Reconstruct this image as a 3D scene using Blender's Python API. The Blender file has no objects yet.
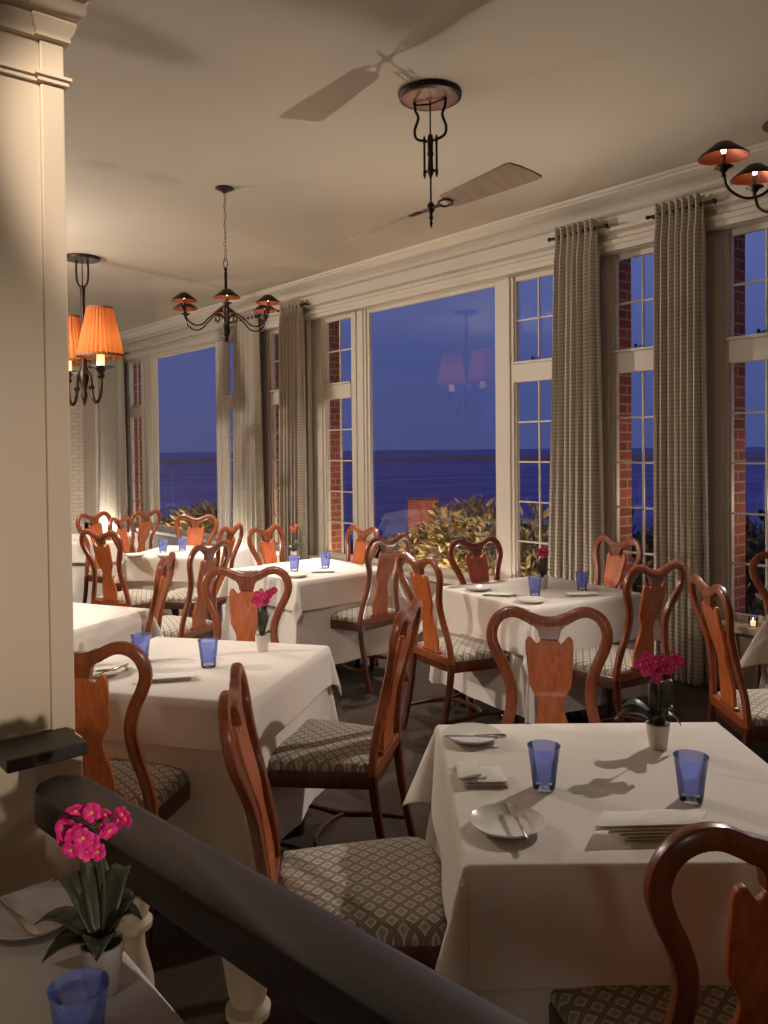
import bpy, bmesh, math, random
from mathutils import Vector, Matrix
random.seed(7)
C = bpy.context.scene.collection
PI = math.pi
F = 820.0
YAW = math.radians(39.8)
PITCH = math.radians(1.2)
ROLL = math.radians(-0.55)
CAMZ = 1.61
AX = 450 + F * math.tan(PITCH)          # optical axis row
R = (Matrix.Rotation(-YAW, 4, 'Z') @ Matrix.Rotation(PI / 2 - PITCH, 4, 'X') @ Matrix.Rotation(ROLL, 4, 'Z'))
CAM = Vector((0, 0, CAMZ))
CN = Vector((math.cos(YAW), math.sin(YAW)))      # camera right/forward to world helpers


def ray(px, py):
    return (R.to_3x3() @ Vector(((px - 384) / F, -(py - AX) / F, -1))).normalized()


def W(px, py, z):
    d = ray(px, py)
    return CAM + d * ((z - CAMZ) / d.z)


def WX(px, py, X):
    d = ray(px, py)
    return CAM + d * (X / d.x)


def cw(x, y, z=0.0):                    # (right, forward) -> world
    return Vector((math.cos(YAW) * x + math.sin(YAW) * y, -math.sin(YAW) * x + math.cos(YAW) * y, z))


# ------------------------------------------------------------ materials
def newmat(name):
    m = bpy.data.materials.new(name)
    m.use_nodes = True
    nt = m.node_tree
    b = nt.nodes.get('Principled BSDF')
    return m, nt, b


def N(nt, t, **kw):
    n = nt.nodes.new(t)
    for k, v in kw.items():
        setattr(n, k, v)
    return n


def ramp(nt, stops, interp='LINEAR'):
    r = nt.nodes.new('ShaderNodeValToRGB')
    r.color_ramp.interpolation = interp
    e = r.color_ramp.elements
    while len(e) < len(stops):
        e.new(0.5)
    for i, (p, c) in enumerate(stops):
        e[i].position = p
        e[i].color = (c[0], c[1], c[2], 1)
    return r


def srgb(r, g, b):
    f = lambda v: ((v / 255 + .055) / 1.055) ** 2.4 if v / 255 > .04045 else v / 255 / 12.92
    return (f(r), f(g), f(b))


def simple(name, col, rough=0.5, metal=0, spec=0.5, noise=0.0, scale=8, bump=0.0, bscale=60, coat=0, vec=(1, 1, 1)):
    m, nt, b = newmat(name)
    b.inputs['Base Color'].default_value = (*col, 1)
    b.inputs['Roughness'].default_value = rough
    b.inputs['Metallic'].default_value = metal
    b.inputs['Specular IOR Level'].default_value = spec
    b.inputs['Coat Weight'].default_value = coat
    b.inputs['Coat Roughness'].default_value = 0.15
    tc = N(nt, 'ShaderNodeTexCoord')
    mp = N(nt, 'ShaderNodeMapping')
    mp.inputs['Scale'].default_value = vec
    nt.links.new(tc.outputs['Object'], mp.inputs[0])
    if noise:
        n = N(nt, 'ShaderNodeTexNoise')
        n.inputs['Scale'].default_value = scale
        n.inputs['Detail'].default_value = 5
        nt.links.new(mp.outputs[0], n.inputs[0])
        r = ramp(nt, [(0.25, [c * (1 - noise) for c in col]), (0.75, [min(1, c * (1 + noise)) for c in col])])
        nt.links.new(n.outputs[0], r.inputs[0])
        nt.links.new(r.outputs[0], b.inputs['Base Color'])
    if bump:
        n2 = N(nt, 'ShaderNodeTexNoise')
        n2.inputs['Scale'].default_value = bscale
        n2.inputs['Detail'].default_value = 4
        nt.links.new(mp.outputs[0], n2.inputs[0])
        bp = N(nt, 'ShaderNodeBump')
        bp.inputs['Strength'].default_value = bump
        bp.inputs['Distance'].default_value = 0.01
        nt.links.new(n2.outputs[0], bp.inputs['Height'])
        nt.links.new(bp.outputs[0], b.inputs['Normal'])
    return m


def wood(name, c1, c2, rough=0.28, scale=9, coat=0.22):
    m, nt, b = newmat(name)
    tc = N(nt, 'ShaderNodeTexCoord')
    mp = N(nt, 'ShaderNodeMapping')
    mp.inputs['Scale'].default_value = (6, 6, 0.9)
    n = N(nt, 'ShaderNodeTexNoise')
    n.inputs['Scale'].default_value = scale
    n.inputs['Detail'].default_value = 6
    n.inputs['Distortion'].default_value = 0.6
    r = ramp(nt, [(0.3, c1), (0.7, c2)])
    nt.links.new(tc.outputs['Object'], mp.inputs[0])
    nt.links.new(mp.outputs[0], n.inputs[0])
    nt.links.new(n.outputs[0], r.inputs[0])
    nt.links.new(r.outputs[0], b.inputs['Base Color'])
    b.inputs['Roughness'].default_value = rough
    b.inputs['Coat Weight'].default_value = coat
    b.inputs['Coat Roughness'].default_value = 0.12
    return m


def upholstery(name):
    m, nt, b = newmat(name)
    tc = N(nt, 'ShaderNodeTexCoord')
    sp = N(nt, 'ShaderNodeSeparateXYZ')
    nt.links.new(tc.outputs['Object'], sp.inputs[0])
    S = 0.050

    def mth(op, a, b_=None):
        q = N(nt, 'ShaderNodeMath', operation=op)
        for i, v in enumerate((a, b_)):
            if v is None:
                continue
            if isinstance(v, (int, float)):
                q.inputs[i].default_value = v
            else:
                nt.links.new(v, q.inputs[i])
        return q.outputs[0]
    u = mth('DIVIDE', mth('ADD', sp.outputs[0], sp.outputs[1]), S)
    v = mth('DIVIDE', mth('SUBTRACT', sp.outputs[0], sp.outputs[1]), S)
    fu = mth('ABSOLUTE', mth('SUBTRACT', mth('FRACT', mth('ADD', u, 100)), .5))
    fv = mth('ABSOLUTE', mth('SUBTRACT', mth('FRACT', mth('ADD', v, 100)), .5))
    mx = mth('MAXIMUM', fu, fv)
    r = ramp(nt, [(0.0, srgb(150, 140, 126)), (0.17, srgb(150, 140, 126)), (0.22, srgb(196, 184, 160)), (0.31, srgb(196, 184, 160)),
                  (0.35, srgb(124, 114, 102)), (0.43, srgb(112, 101, 90)), (0.5, srgb(142, 131, 116))])
    nt.links.new(mx, r.inputs[0])
    nt.links.new(r.outputs[0], b.inputs['Base Color'])
    b.inputs['Roughness'].default_value = 0.75
    b.inputs['Sheen Weight'].default_value = 0.2
    bp = N(nt, 'ShaderNodeBump')
    bp.inputs['Strength'].default_value = 0.4
    bp.inputs['Distance'].default_value = 0.002
    nt.links.new(r.outputs[0], bp.inputs['Height'])
    nt.links.new(bp.outputs[0], b.inputs['Normal'])
    return m


def brick(name, c1, c2, mortar, scale=1.0, axis='YZ', rough=0.85):
    m, nt, b = newmat(name)
    tc = N(nt, 'ShaderNodeTexCoord')
    sp = N(nt, 'ShaderNodeSeparateXYZ')
    cb = N(nt, 'ShaderNodeCombineXYZ')
    nt.links.new(tc.outputs['Object'], sp.inputs[0])
    ad = N(nt, 'ShaderNodeMath', operation='ADD')
    nt.links.new(sp.outputs[0], ad.inputs[0])
    nt.links.new(sp.outputs[1], ad.inputs[1])
    nt.links.new(ad.outputs[0], cb.inputs[0])
    nt.links.new(sp.outputs[2], cb.inputs[1])
    t = N(nt, 'ShaderNodeTexBrick')
    t.inputs['Color1'].default_value = (*c1, 1)
    t.inputs['Color2'].default_value = (*c2, 1)
    t.inputs['Mortar'].default_value = (*mortar, 1)
    t.inputs['Scale'].default_value = scale
    t.inputs['Mortar Size'].default_value = 0.007
    t.inputs['Brick Width'].default_value = 0.21
    t.inputs['Row Height'].default_value = 0.072
    nt.links.new(cb.outputs[0], t.inputs[0])
    nt.links.new(t.outputs['Color'], b.inputs['Base Color'])
    b.inputs['Roughness'].default_value = rough
    bp = N(nt, 'ShaderNodeBump')
    bp.inputs['Strength'].default_value = 0.5
    bp.inputs['Distance'].default_value = 0.004
    bp.invert = True
    nt.links.new(t.outputs['Fac'], bp.inputs['Height'])
    nt.links.new(bp.outputs[0], b.inputs['Normal'])
    return m


def curtain_mat(name, dark):
    m, nt, b = newmat(name)
    tc = N(nt, 'ShaderNodeTexCoord')
    w = N(nt, 'ShaderNodeTexWave')
    w.bands_direction = 'Z'
    w.inputs['Scale'].default_value = 11.0
    w.inputs['Distortion'].default_value = 0.15
    nt.links.new(tc.outputs['Object'], w.inputs[0])
    r = ramp(nt, [(0.0, srgb(*[int(v * dark) for v in (204, 193, 174)])), (0.75, srgb(*[int(v * dark) for v in (198, 187, 168)])), (0.97, srgb(*[int(v * dark) for v in (168, 152, 132)]))])
    nt.links.new(w.outputs[0], r.inputs[0])
    w2 = N(nt, 'ShaderNodeTexWave')
    w2.bands_direction = 'Y'
    w2.inputs['Scale'].default_value = 14.0
    nt.links.new(tc.outputs['Object'], w2.inputs[0])
    mx = N(nt, 'ShaderNodeMix', data_type='RGBA', blend_type='MULTIPLY')
    mx.inputs[0].default_value = 0.08
    nt.links.new(r.outputs[0], mx.inputs[6])
    nt.links.new(w2.outputs[0], mx.inputs[7])
    nt.links.new(mx.outputs[2], b.inputs['Base Color'])
    b.inputs['Roughness'].default_value = 0.85
    b.inputs['Sheen Weight'].default_value = 0.3
    return m


def pane_mat(name, tint, refl=1.0, base=0.0):
    m = bpy.data.materials.new(name)
    m.use_nodes = True
    nt = m.node_tree
    nt.nodes.clear()
    out = N(nt, 'ShaderNodeOutputMaterial')
    tr = N(nt, 'ShaderNodeBsdfTransparent')
    tr.inputs[0].default_value = (*tint, 1)
    gl = N(nt, 'ShaderNodeBsdfGlossy')
    gl.inputs['Roughness'].default_value = 0.02
    fr = N(nt, 'ShaderNodeFresnel')
    fr.inputs[0].default_value = 1.45
    mu = N(nt, 'ShaderNodeMath', operation='MULTIPLY')
    mu.inputs[1].default_value = refl
    mx = N(nt, 'ShaderNodeMixShader')
    nt.links.new(fr.outputs[0], mu.inputs[0])
    nt.links.new(mu.outputs[0], mx.inputs[0])
    last = tr.outputs[0]
    if base:
        df = N(nt, 'ShaderNodeBsdfTranslucent')
        df.inputs[0].default_value = (*srgb(135, 152, 226), 1)
        d2 = N(nt, 'ShaderNodeBsdfDiffuse')
        d2.inputs[0].default_value = (*srgb(135, 152, 226), 1)
        a = N(nt, 'ShaderNodeAddShader')
        nt.links.new(df.outputs[0], a.inputs[0])
        nt.links.new(d2.outputs[0], a.inputs[1])
        m2 = N(nt, 'ShaderNodeMixShader')
        m2.inputs[0].default_value = base
        nt.links.new(tr.outputs[0], m2.inputs[1])
        nt.links.new(a.outputs[0], m2.inputs[2])
        last = m2.outputs[0]
    nt.links.new(last, mx.inputs[1])
    nt.links.new(gl.outputs[0], mx.inputs[2])
    nt.links.new(mx.outputs[0], out.inputs[0])
    return m


def emit(name, col, s):
    m, nt, b = newmat(name)
    b.inputs['Base Color'].default_value = (0.8, 0.8, 0.8, 1)
    b.inputs['Emission Color'].default_value = (*col, 1)
    b.inputs['Emission Strength'].default_value = s
    return m


def shade_mat(name):
    m = bpy.data.materials.new(name)
    m.use_nodes = True
    nt = m.node_tree
    nt.nodes.clear()
    out = N(nt, 'ShaderNodeOutputMaterial')
    tl = N(nt, 'ShaderNodeBsdfTranslucent')
    tl.inputs[0].default_value = (*srgb(238, 162, 98), 1)
    df = N(nt, 'ShaderNodeBsdfDiffuse')
    df.inputs[0].default_value = (*srgb(190, 118, 74), 1)
    mx = N(nt, 'ShaderNodeMixShader')
    mx.inputs[0].default_value = 0.45
    nt.links.new(tl.outputs[0], mx.inputs[1])
    nt.links.new(df.outputs[0], mx.inputs[2])
    nt.links.new(mx.outputs[0], out.inputs[0])
    return m


M = {}
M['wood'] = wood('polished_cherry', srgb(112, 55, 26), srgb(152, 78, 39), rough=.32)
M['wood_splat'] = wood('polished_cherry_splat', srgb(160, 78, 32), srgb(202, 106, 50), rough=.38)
M['wood_dark'] = wood('polished_cherry_dark', srgb(62, 28, 14), srgb(92, 42, 21), rough=.28)
M['rail'] = wood('dark_walnut', srgb(34, 23, 16), srgb(52, 36, 25), rough=.46, scale=14, coat=.06)
M['seat'] = upholstery('diamond_upholstery')
M['cloth'] = simple('white_linen', srgb(222, 212, 200), rough=.85, spec=.2, bump=.06, bscale=30)
M['napkin'] = simple('napkin_linen', srgb(232, 224, 212), rough=.85, spec=.2, bump=.12, bscale=90)
M['china'] = simple('white_china', srgb(225, 218, 208), rough=.18, spec=.5)
M['steel'] = simple('table_steel', srgb(190, 180, 168), rough=.22, metal=1)
M['ceiling'] = simple('ceiling_paint', srgb(184, 172, 154), rough=.9, spec=.1, noise=.02, scale=1.5)
M['trim'] = simple('cream_trim_paint', srgb(208, 197, 180), rough=.5, spec=.35)
M['pillar'] = simple('cream_pillar_paint', srgb(204, 182, 154), rough=.5, spec=.3)
M['wall'] = simple('beige_wall_paint', srgb(196, 182, 160), rough=.8, spec=.2)
M['dado'] = simple('dado_paint', srgb(150, 134, 116), rough=.7, spec=.2)
M['floor'] = simple('carpet', srgb(72, 62, 54), rough=.95, spec=.05, noise=.25, scale=90, bump=.5, bscale=300)
M['iron'] = simple('dark_bronze', srgb(52, 38, 30), rough=.42, metal=.75)
M['copper'] = simple('copper_inside', srgb(172, 92, 60), rough=.4, metal=.6)
M['blade'] = simple('pale_fan_wood', srgb(150, 122, 96), rough=.5, noise=.18, scale=6, vec=(1, 6, 1))
M['bronze_disc'] = simple('canopy_wood', srgb(120, 66, 44), rough=.4, noise=.3, scale=14)
M['brick'] = brick('red_brick', srgb(150, 74, 48), srgb(112, 50, 36), srgb(150, 128, 108))
M['brick_far'] = brick('old_orange_brick', srgb(220, 120, 95), srgb(190, 92, 75), srgb(200, 160, 140))
M['brick_white'] = brick('painted_brick', srgb(214, 198, 178), srgb(206, 190, 170), srgb(186, 168, 148))
M['curtain'] = curtain_mat('striped_curtain', .94)
M['pane'] = pane_mat('window_glass', (.98, .98, 1), .12)
M['blueglass'] = pane_mat('blue_tumbler_glass', srgb(226, 230, 246), .9, base=.24)
M['cleartumbler'] = pane_mat('clear_glass', (.9, .92, .96), 1.2, base=.03)
M['pot'] = simple('pot_ceramic', srgb(206, 196, 180), rough=.4)
M['soil'] = simple('soil', srgb(60, 48, 36), rough=.95, noise=.4, scale=60)
M['leaf'] = simple('orchid_leaf', srgb(62, 62, 42), rough=.42, noise=.2, scale=12)
M['petal'] = simple('magenta_petal', srgb(205, 32, 112), rough=.6, noise=.25, scale=60)
M['petal_c'] = simple('orchid_throat', srgb(220, 150, 60), rough=.6)
M['petal_o'] = simple('coral_petal', srgb(215, 96, 60), rough=.6)
M['stem'] = simple('orchid_stem', srgb(74, 62, 42), rough=.5)
M['hedge'] = simple('laurel_leaf', srgb(142, 128, 82), rough=.45, noise=.35, scale=5)
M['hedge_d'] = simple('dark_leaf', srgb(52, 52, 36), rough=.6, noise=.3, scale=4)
M['twig'] = simple('twig', srgb(60, 46, 34), rough=.9)
M['bulb'] = emit('lit_bulb', (1.0, .78, .5), 14)
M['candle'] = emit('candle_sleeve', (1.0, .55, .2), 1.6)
M['candle_w'] = simple('dark_candle_sleeve', srgb(90, 60, 44), rough=.6)
M['shade'] = shade_mat('pleated_orange_silk')
M['shade_in'] = simple('shade_rim', srgb(120, 78, 52), rough=.7)
M['roof'] = simple('slate_roof', srgb(52, 56, 80), rough=.8, noise=.2, scale=3)
M['ground'] = simple('lawn', srgb(40, 40, 28), rough=1, spec=0, noise=.3, scale=2)
M['hull'] = simple('boat_white', srgb(220, 220, 230), rough=.5)
M['sand'] = simple('sandbar', srgb(160, 130, 125), rough=1, spec=0, noise=.25, scale=.01)


# sea
def sea_mat():
    m, nt, b = newmat('evening_sea')
    tc = N(nt, 'ShaderNodeTexCoord')
    mp = N(nt, 'ShaderNodeMapping')
    mp.inputs['Scale'].default_value = (0.006, 0.05, 1)
    mp.inputs['Rotation'].default_value = (0, 0, YAW)
    n = N(nt, 'ShaderNodeTexNoise')
    n.inputs['Scale'].default_value = 1.0
    n.inputs['Detail'].default_value = 6
    r = ramp(nt, [(0.35, srgb(130, 112, 150)), (0.62, srgb(150, 136, 176)), (.8, srgb(180, 165, 195))])
    nt.links.new(tc.outputs['Object'], mp.inputs[0])
    nt.links.new(mp.outputs[0], n.inputs[0])
    nt.links.new(n.outputs[0], r.inputs[0])
    nt.links.new(r.outputs[0], b.inputs['Base Color'])
    b.inputs['Roughness'].default_value = 0.9
    b.inputs['Specular IOR Level'].default_value = 0.05
    return m


M['sea'] = sea_mat()

# ------------------------------------------------------------ mesh helpers


def obj(name, bm, mat=None, parent=None, smooth=True, bevel=0, recalc=True):
    if recalc:
        bmesh.ops.recalc_face_normals(bm, faces=bm.faces)
    me = bpy.data.meshes.new(name)
    bm.to_mesh(me)
    bm.free()
    o = bpy.data.objects.new(name, me)
    C.objects.link(o)
    mats = mat if isinstance(mat, (list, tuple)) else [mat]
    for mm in mats:
        me.materials.append(mm)
    if parent:
        o.parent = parent
    if smooth:
        for p in me.polygons:
            p.use_smooth = True
        try:
            me.set_sharp_from_angle(angle=math.radians(38))
        except Exception:
            pass
    if bevel:
        md = o.modifiers.new('bevel', 'BEVEL')
        md.width = bevel
        md.segments = 2
        md.limit_method = 'ANGLE'
        md.angle_limit = math.radians(35)
        md.harden_normals = False
    return o


def thing(name, label, cat, loc=(0, 0, 0), rz=0, group=None):
    o = bpy.data.objects.new(name, None)
    C.objects.link(o)
    o.empty_display_size = .1
    o.location = loc
    o.rotation_euler = (0, 0, rz)
    tag(o, label, cat, group)
    return o


def tag(o, label, cat, group=None):
    o['label'] = label
    o['category'] = cat
    if group:
        o['group'] = group
    return o


def struct(name, bm, mat, parent=None, **kw):
    o = obj(name, bm, mat, parent, **kw)
    if parent is None:
        o['kind'] = 'structure'
    return o


def copy_tree(o, parent=None):
    c = o.copy()
    C.objects.link(c)
    c.parent = parent
    for ch in list(o.children):
        copy_tree(ch, c)
    return c


def box(bm, x0, x1, y0, y1, z0, z1, mat=None):
    vs = [bm.verts.new((x, y, z)) for x in (x0, x1) for y in (y0, y1) for z in (z0, z1)]
    for f in ((0, 1, 3, 2), (4, 6, 7, 5), (0, 4, 5, 1), (2, 3, 7, 6), (0, 2, 6, 4), (1, 5, 7, 3)):
        bm.faces.new([vs[i] for i in f])
    return vs


def catmull(pts, n=6):
    P = [Vector(p) for p in pts]
    out = []
    for i in range(len(P) - 1):
        p0 = P[i - 1] if i else P[0] * 2 - P[1]
        p1, p2 = P[i], P[i + 1]
        p3 = P[i + 2] if i + 2 < len(P) else P[-1] * 2 - P[-2]
        for k in range(n):
            t = k / n
            out.append(0.5 * ((2 * p1) + (-p0 + p2) * t + (2 * p0 - 5 * p1 + 4 * p2 - p3) * t * t + (-p0 + 3 * p1 - 3 * p2 + p3) * t ** 3))
    out.append(P[-1])
    return out


def resample(vals, n):
    """vals given at control points -> same length as catmull(pts,n)"""
    out = []
    for i in range(len(vals) - 1):
        for k in range(n):
            t = k / n
            a, b = vals[i], vals[i + 1]
            out.append(a + (b - a) * t)
    out.append(vals[-1])
    return out


def tube(bm, pts, rad, seg=10, flat=1.0, up=None, cap=True, sq=1.0):
    """sweep; rad scalar or list; flat = second axis ratio; up = fixed binormal"""
    P = [Vector(p) for p in pts]
    n = len(P)
    rr = rad if isinstance(rad, (list, tuple)) else [rad] * n
    rings = []
    prevN = None
    for i in range(n):
        T = (P[min(i + 1, n - 1)] - P[max(i - 1, 0)])
        if T.length < 1e-9:
            T = Vector((0, 0, 1))
        T.normalize()
        if up is not None:
            B = Vector(up) - T * T.dot(Vector(up))
            B.normalize()
            Nn = B.cross(T).normalized()
        else:
            if prevN is None:
                a = Vector((0, 0, 1)) if abs(T.z) < .9 else Vector((1, 0, 0))
                Nn = (a - T * a.dot(T)).normalized()
            else:
                Nn = (prevN - T * prevN.dot(T)).normalized()
            B = T.cross(Nn)
        prevN = Nn
        ring = []
        for k in range(seg):
            a = 2 * PI * k / seg
            ca, sa = math.cos(a), math.sin(a)
            if sq != 1.0:
                ca = math.copysign(abs(ca) ** sq, ca)
                sa = math.copysign(abs(sa) ** sq, sa)
            ring.append(bm.verts.new(P[i] + Nn * (rr[i] * ca) + B * (rr[i] * flat * sa)))
        rings.append(ring)
    for i in range(n - 1):
        for k in range(seg):
            bm.faces.new((rings[i][k], rings[i][(k + 1) % seg], rings[i + 1][(k + 1) % seg], rings[i + 1][k]))
    if cap:
        bm.faces.new(rings[0][::-1])
        bm.faces.new(rings[-1])


def lathe(bm, prof, seg=24, c=(0, 0, 0), cap0=False, cap1=False, ripple=0, nr=0):
    c = Vector(c)
    rings = []
    for (r, z) in prof:
        if r < 1e-6:
            rings.append([bm.verts.new(c + Vector((0, 0, z)))])
        else:
            ring = []
            for k in range(seg):
                a = 2 * PI * k / seg
                q = r * (1 + (ripple * math.cos(a * nr) if nr else 0))
                ring.append(bm.verts.new(c + Vector((q * math.cos(a), q * math.sin(a), z))))
            rings.append(ring)
    for i in range(len(rings) - 1):
        a, b = rings[i], rings[i + 1]
        for k in range(seg):
            k2 = (k + 1) % seg
            if len(a) == 1 and len(b) == 1:
                continue
            if len(a) == 1:
                bm.faces.new((a[0], b[k], b[k2]))
            elif len(b) == 1:
                bm.faces.new((a[k], a[k2], b[0]))
            else:
                bm.faces.new((a[k], a[k2], b[k2], b[k]))
    if cap0 and len(rings[0]) > 1:
        bm.faces.new(rings[0][::-1])
    if cap1 and len(rings[-1]) > 1:
        bm.faces.new(rings[-1])


def sweep_profile(bm, prof, path, closed=False):
    """prof: list of (offset_out, z). path: list of 2D points; offsets to the left normal with mitres"""
    n = len(path)
    P = [Vector(p) for p in path]
    rings = []
    for i in range(n):
        if 0 < i < n - 1:
            d1 = (P[i] - P[i - 1]).normalized()
            d2 = (P[i + 1] - P[i]).normalized()
        elif i == 0:
            d1 = d2 = (P[1] - P[0]).normalized()
        else:
            d1 = d2 = (P[-1] - P[-2]).normalized()
        n1 = Vector((-d1.y, d1.x))
        n2 = Vector((-d2.y, d2.x))
        m = (n1 + n2)
        m = m / (m.dot(n1))
        rings.append([bm.verts.new((P[i].x + m.x * o, P[i].y + m.y * o, z)) for (o, z) in prof])
    for i in range(n - 1):
        for k in range(len(prof) - 1):
            bm.faces.new((rings[i][k], rings[i][k + 1], rings[i + 1][k + 1], rings[i + 1][k]))


# ------------------------------------------------------------ room shell
WFACE = 5.22
XF = 5.30       # frame front
XG = 5.35       # glass
XO = 5.37       # outer face of wall / start of brick
CEIL = 3.45
YEND = 14.6
HEAD = 3.06
SILL = 0.44

bm = bmesh.new(); box(bm, -4.6, 5.5, -3.2, YEND + .2, -.12, 0)
struct('floor', bm, M['floor'], smooth=False)
bm = bmesh.new(); box(bm, -4.6, 5.5, -3.2, YEND + .2, CEIL, CEIL + .15)
struct('ceiling', bm, M['ceiling'], smooth=False)
bm = bmesh.new(); box(bm, -4.75, -4.6, -3.2, YEND + .2, 0, CEIL)
struct('wall_left', bm, M['wall'], smooth=False)
bm = bmesh.new(); box(bm, -4.6, 5.5, -3.35, -3.2, 0, CEIL)
struct('wall_back', bm, M['wall'], smooth=False)
bm = bmesh.new(); box(bm, -4.6, 5.5, YEND, YEND + .15, 0, CEIL)
struct('wall_far', bm, M['brick_white'], smooth=False)

# openings along the window wall: (y_low, y_high, kind)
OPEN = [(12.27, 12.66, 'n'), (9.85, 11.80, 'b'), (9.10, 9.53, 'n'), (8.00, 8.43, 'n'), (6.89, 7.32, 'n'), (4.83, 6.64, 'b'), (4.15, 4.585, 'n'),
        (3.19, 3.60, 'n'), (2.27, 2.70, 'n'), (.20, 2.02, 'b'), (-.50, -.07, 'n'), (13.45, 13.85, 'n')]
# piers of the full thickness between units (wall plane), posts inside a unit are slimmer window posts
OPEN = [(a, b + (.05 if k == 'n' else .0), k) for a, b, k in OPEN]
EDGES = sorted([(a, b) for a, b, k in OPEN])
bm = bmesh.new()
box(bm, WFACE, XO, -3.2, YEND, 0, SILL - .05)
struct('wall_right', bm, M['dado'], smooth=False)
bm = bmesh.new()
box(bm, WFACE + .02, XO, -3.2, YEND, HEAD, CEIL)
struct('wall_window_head', bm, M['trim'], smooth=False)


UNITS = [(12.05, 12.95), (-.75, 2.93), (2.97, 3.76), (3.95, 7.56), (7.80, 8.82), (8.92, 13.08), (13.2, 14.1)]
# solid piers (wall face) where no window unit sits
pier_spans = [(13.0, 13.30), (8.84, 9.02), (7.58, 7.80), (3.80, 4.02), (2.90, 3.03), (-3.2, -.75), (14.0, YEND)]
prev = -3.2
k = 0
full = []
for (a, b) in EDGES:
    full.append((prev, a))
    prev = b
full.append((prev, YEND))
for (a, b) in full:
    k += 1
    bm = bmesh.new()
    box(bm, XF, XO, a, b, SILL - .05, HEAD)
    # casing mouldings on the post
    w = b - a
    if w > .1:
        box(bm, XF - .018, XF, a + .03, min(a + .10, b - .02), SILL, HEAD)
        if w > .2:
            box(bm, XF - .018, XF, b - .10, b - .03, SILL, HEAD)
    struct('trim_%d' % k, bm, M['trim'], smooth=False, bevel=.006)
for (a, b) in pier_spans:
    k += 1
    bm = bmesh.new()
    box(bm, WFACE, XF - .02, a, b, 0, HEAD + .02)
    struct('trim_%d' % k, bm, M['trim'], smooth=False, bevel=.008)
# architrave, frieze and coved cornice
prof = [(0, HEAD - .0), (.035, HEAD - .0), (.035, HEAD + .035), (.05, HEAD + .045), (.05, HEAD + .075), (.02, HEAD + .09), (.02, HEAD + .12), (.06, HEAD + .14), (.06, HEAD + .165),
        (.015, HEAD + .18), (.015, HEAD + .255), (.05, HEAD + .26), (.062, HEAD + .272), (.05, HEAD + .284), (.045, HEAD + .30), (.06, HEAD + .315), (.09, HEAD + .33), (.15, HEAD + .345), (.215, HEAD + .355), (.215, HEAD + .37),
        (.235, HEAD + .375), (.245, HEAD + .39)]
bm = bmesh.new()
sweep_profile(bm, prof, [(WFACE, -3.2), (WFACE, YEND), (-4.6, YEND)])
struct('trim_cornice', bm, M['trim'])
# window sill shelf
bm = bmesh.new(); box(bm, WFACE - .05, XG, -3.2, YEND, SILL - .05, SILL)
struct('trim_sill', bm, M['trim'], smooth=False, bevel=.008)
bm = bmesh.new(); box(bm, WFACE - .02, WFACE, -3.2, YEND, 0, .14)
struct('baseboard_right', bm, M['dado'], smooth=False, bevel=.004)

TR0, TR1 = 2.17, 2.32
wi = 0
for (a, b, kind) in OPEN:
    wi += 1
    bm = bmesh.new()
    fx0, fx1 = XF + .02, XF + .06
    z0, z1 = SILL, HEAD
    if kind == 'b':
        t = .035
        box(bm, fx0, fx1, a, a + t, z0, z1)
        box(bm, fx0, fx1, b - t, b, z0, z1)
        box(bm, fx0, fx1, a + t, b - t, z0, z0 + .05)
        box(bm, fx0, fx1, a + t, b - t, z1 - t, z1)
        o = struct('window_%d' % wi, bm, M['trim'], smooth=False, bevel=.005)
        bm = bmesh.new(); box(bm, XG, XG + .006, a + .02, b - .02, z0 + .02, z1 - .02)
        obj('pane', bm, M['pane'], o, smooth=False)
    else:
        t = .012
        box(bm, fx0, fx1, a, a + t, z0, z1)
        box(bm, fx0, fx1, b - t, b, z0, z1)
        box(bm, fx0, fx1, a + t, b - t, z0, z0 + .05)
        box(bm, fx0, fx1, a + t, b - t, z1 - .04, z1)
        box(bm, fx0 - .03, fx1, a + .001, b - .001, TR0, TR1)      # transom
        box(bm, fx0 - .05, fx1, a + .001, b - .001, TR1, TR1 + .02)
        mw = .014
        ym = (a + b) / 2
        box(bm, fx0 + .012, fx1 - .008, ym - mw / 2, ym + mw / 2, z0, z1)
        zz = [z0 + .05 + (TR0 - z0 - .05) * i / 5 for i in range(1, 5)] + [(TR1 + HEAD) / 2]
        for z in zz:
            box(bm, fx0 + .012, fx1 - .008, a, b, z - mw / 2, z + mw / 2)
        o = struct('window_%d' % wi, bm, M['trim'], smooth=False, bevel=.003)
        bm = bmesh.new(); box(bm, XG, XG + .005, a + .01, b - .01, z0 + .02, z1 - .02)
        obj('pane', bm, M['pane'], o, smooth=False)
        bm = bmesh.new()
        lathe(bm, [(0, -.012), (.008, -.012), (.008, .0), (.013, .008), (.006, .018), (0, .02)], 10, (fx0 - .03, ym + .03, TR1 + .034))
        tube(bm, [(fx0 - .03, ym + .03, TR1 + .03), (fx0 - .035, ym - .02, TR1 + .034)], .005, 6)
        obj('latch', bm, M['iron'], o)

# brick piers outside, one at the far side of each opening group
pk = 0
for (a, b) in [(12.66, 13.45), (8.43, 9.10), (7.32, 8.00), (3.60, 4.15), (2.70, 3.19), (-.07, .20), (-3.2, -.5), (13.85, 14.75)]:
    pk += 1
    bm = bmesh.new()
    box(bm, XO, XO + (.17 if pk != 6 else .1), a + .052, b - .0, -.5, HEAD + .25)
    for z in (2.0, 2.9):
        pass
    struct('wall_brick_pier_%d' % pk, bm, M['brick'], smooth=False)

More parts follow.
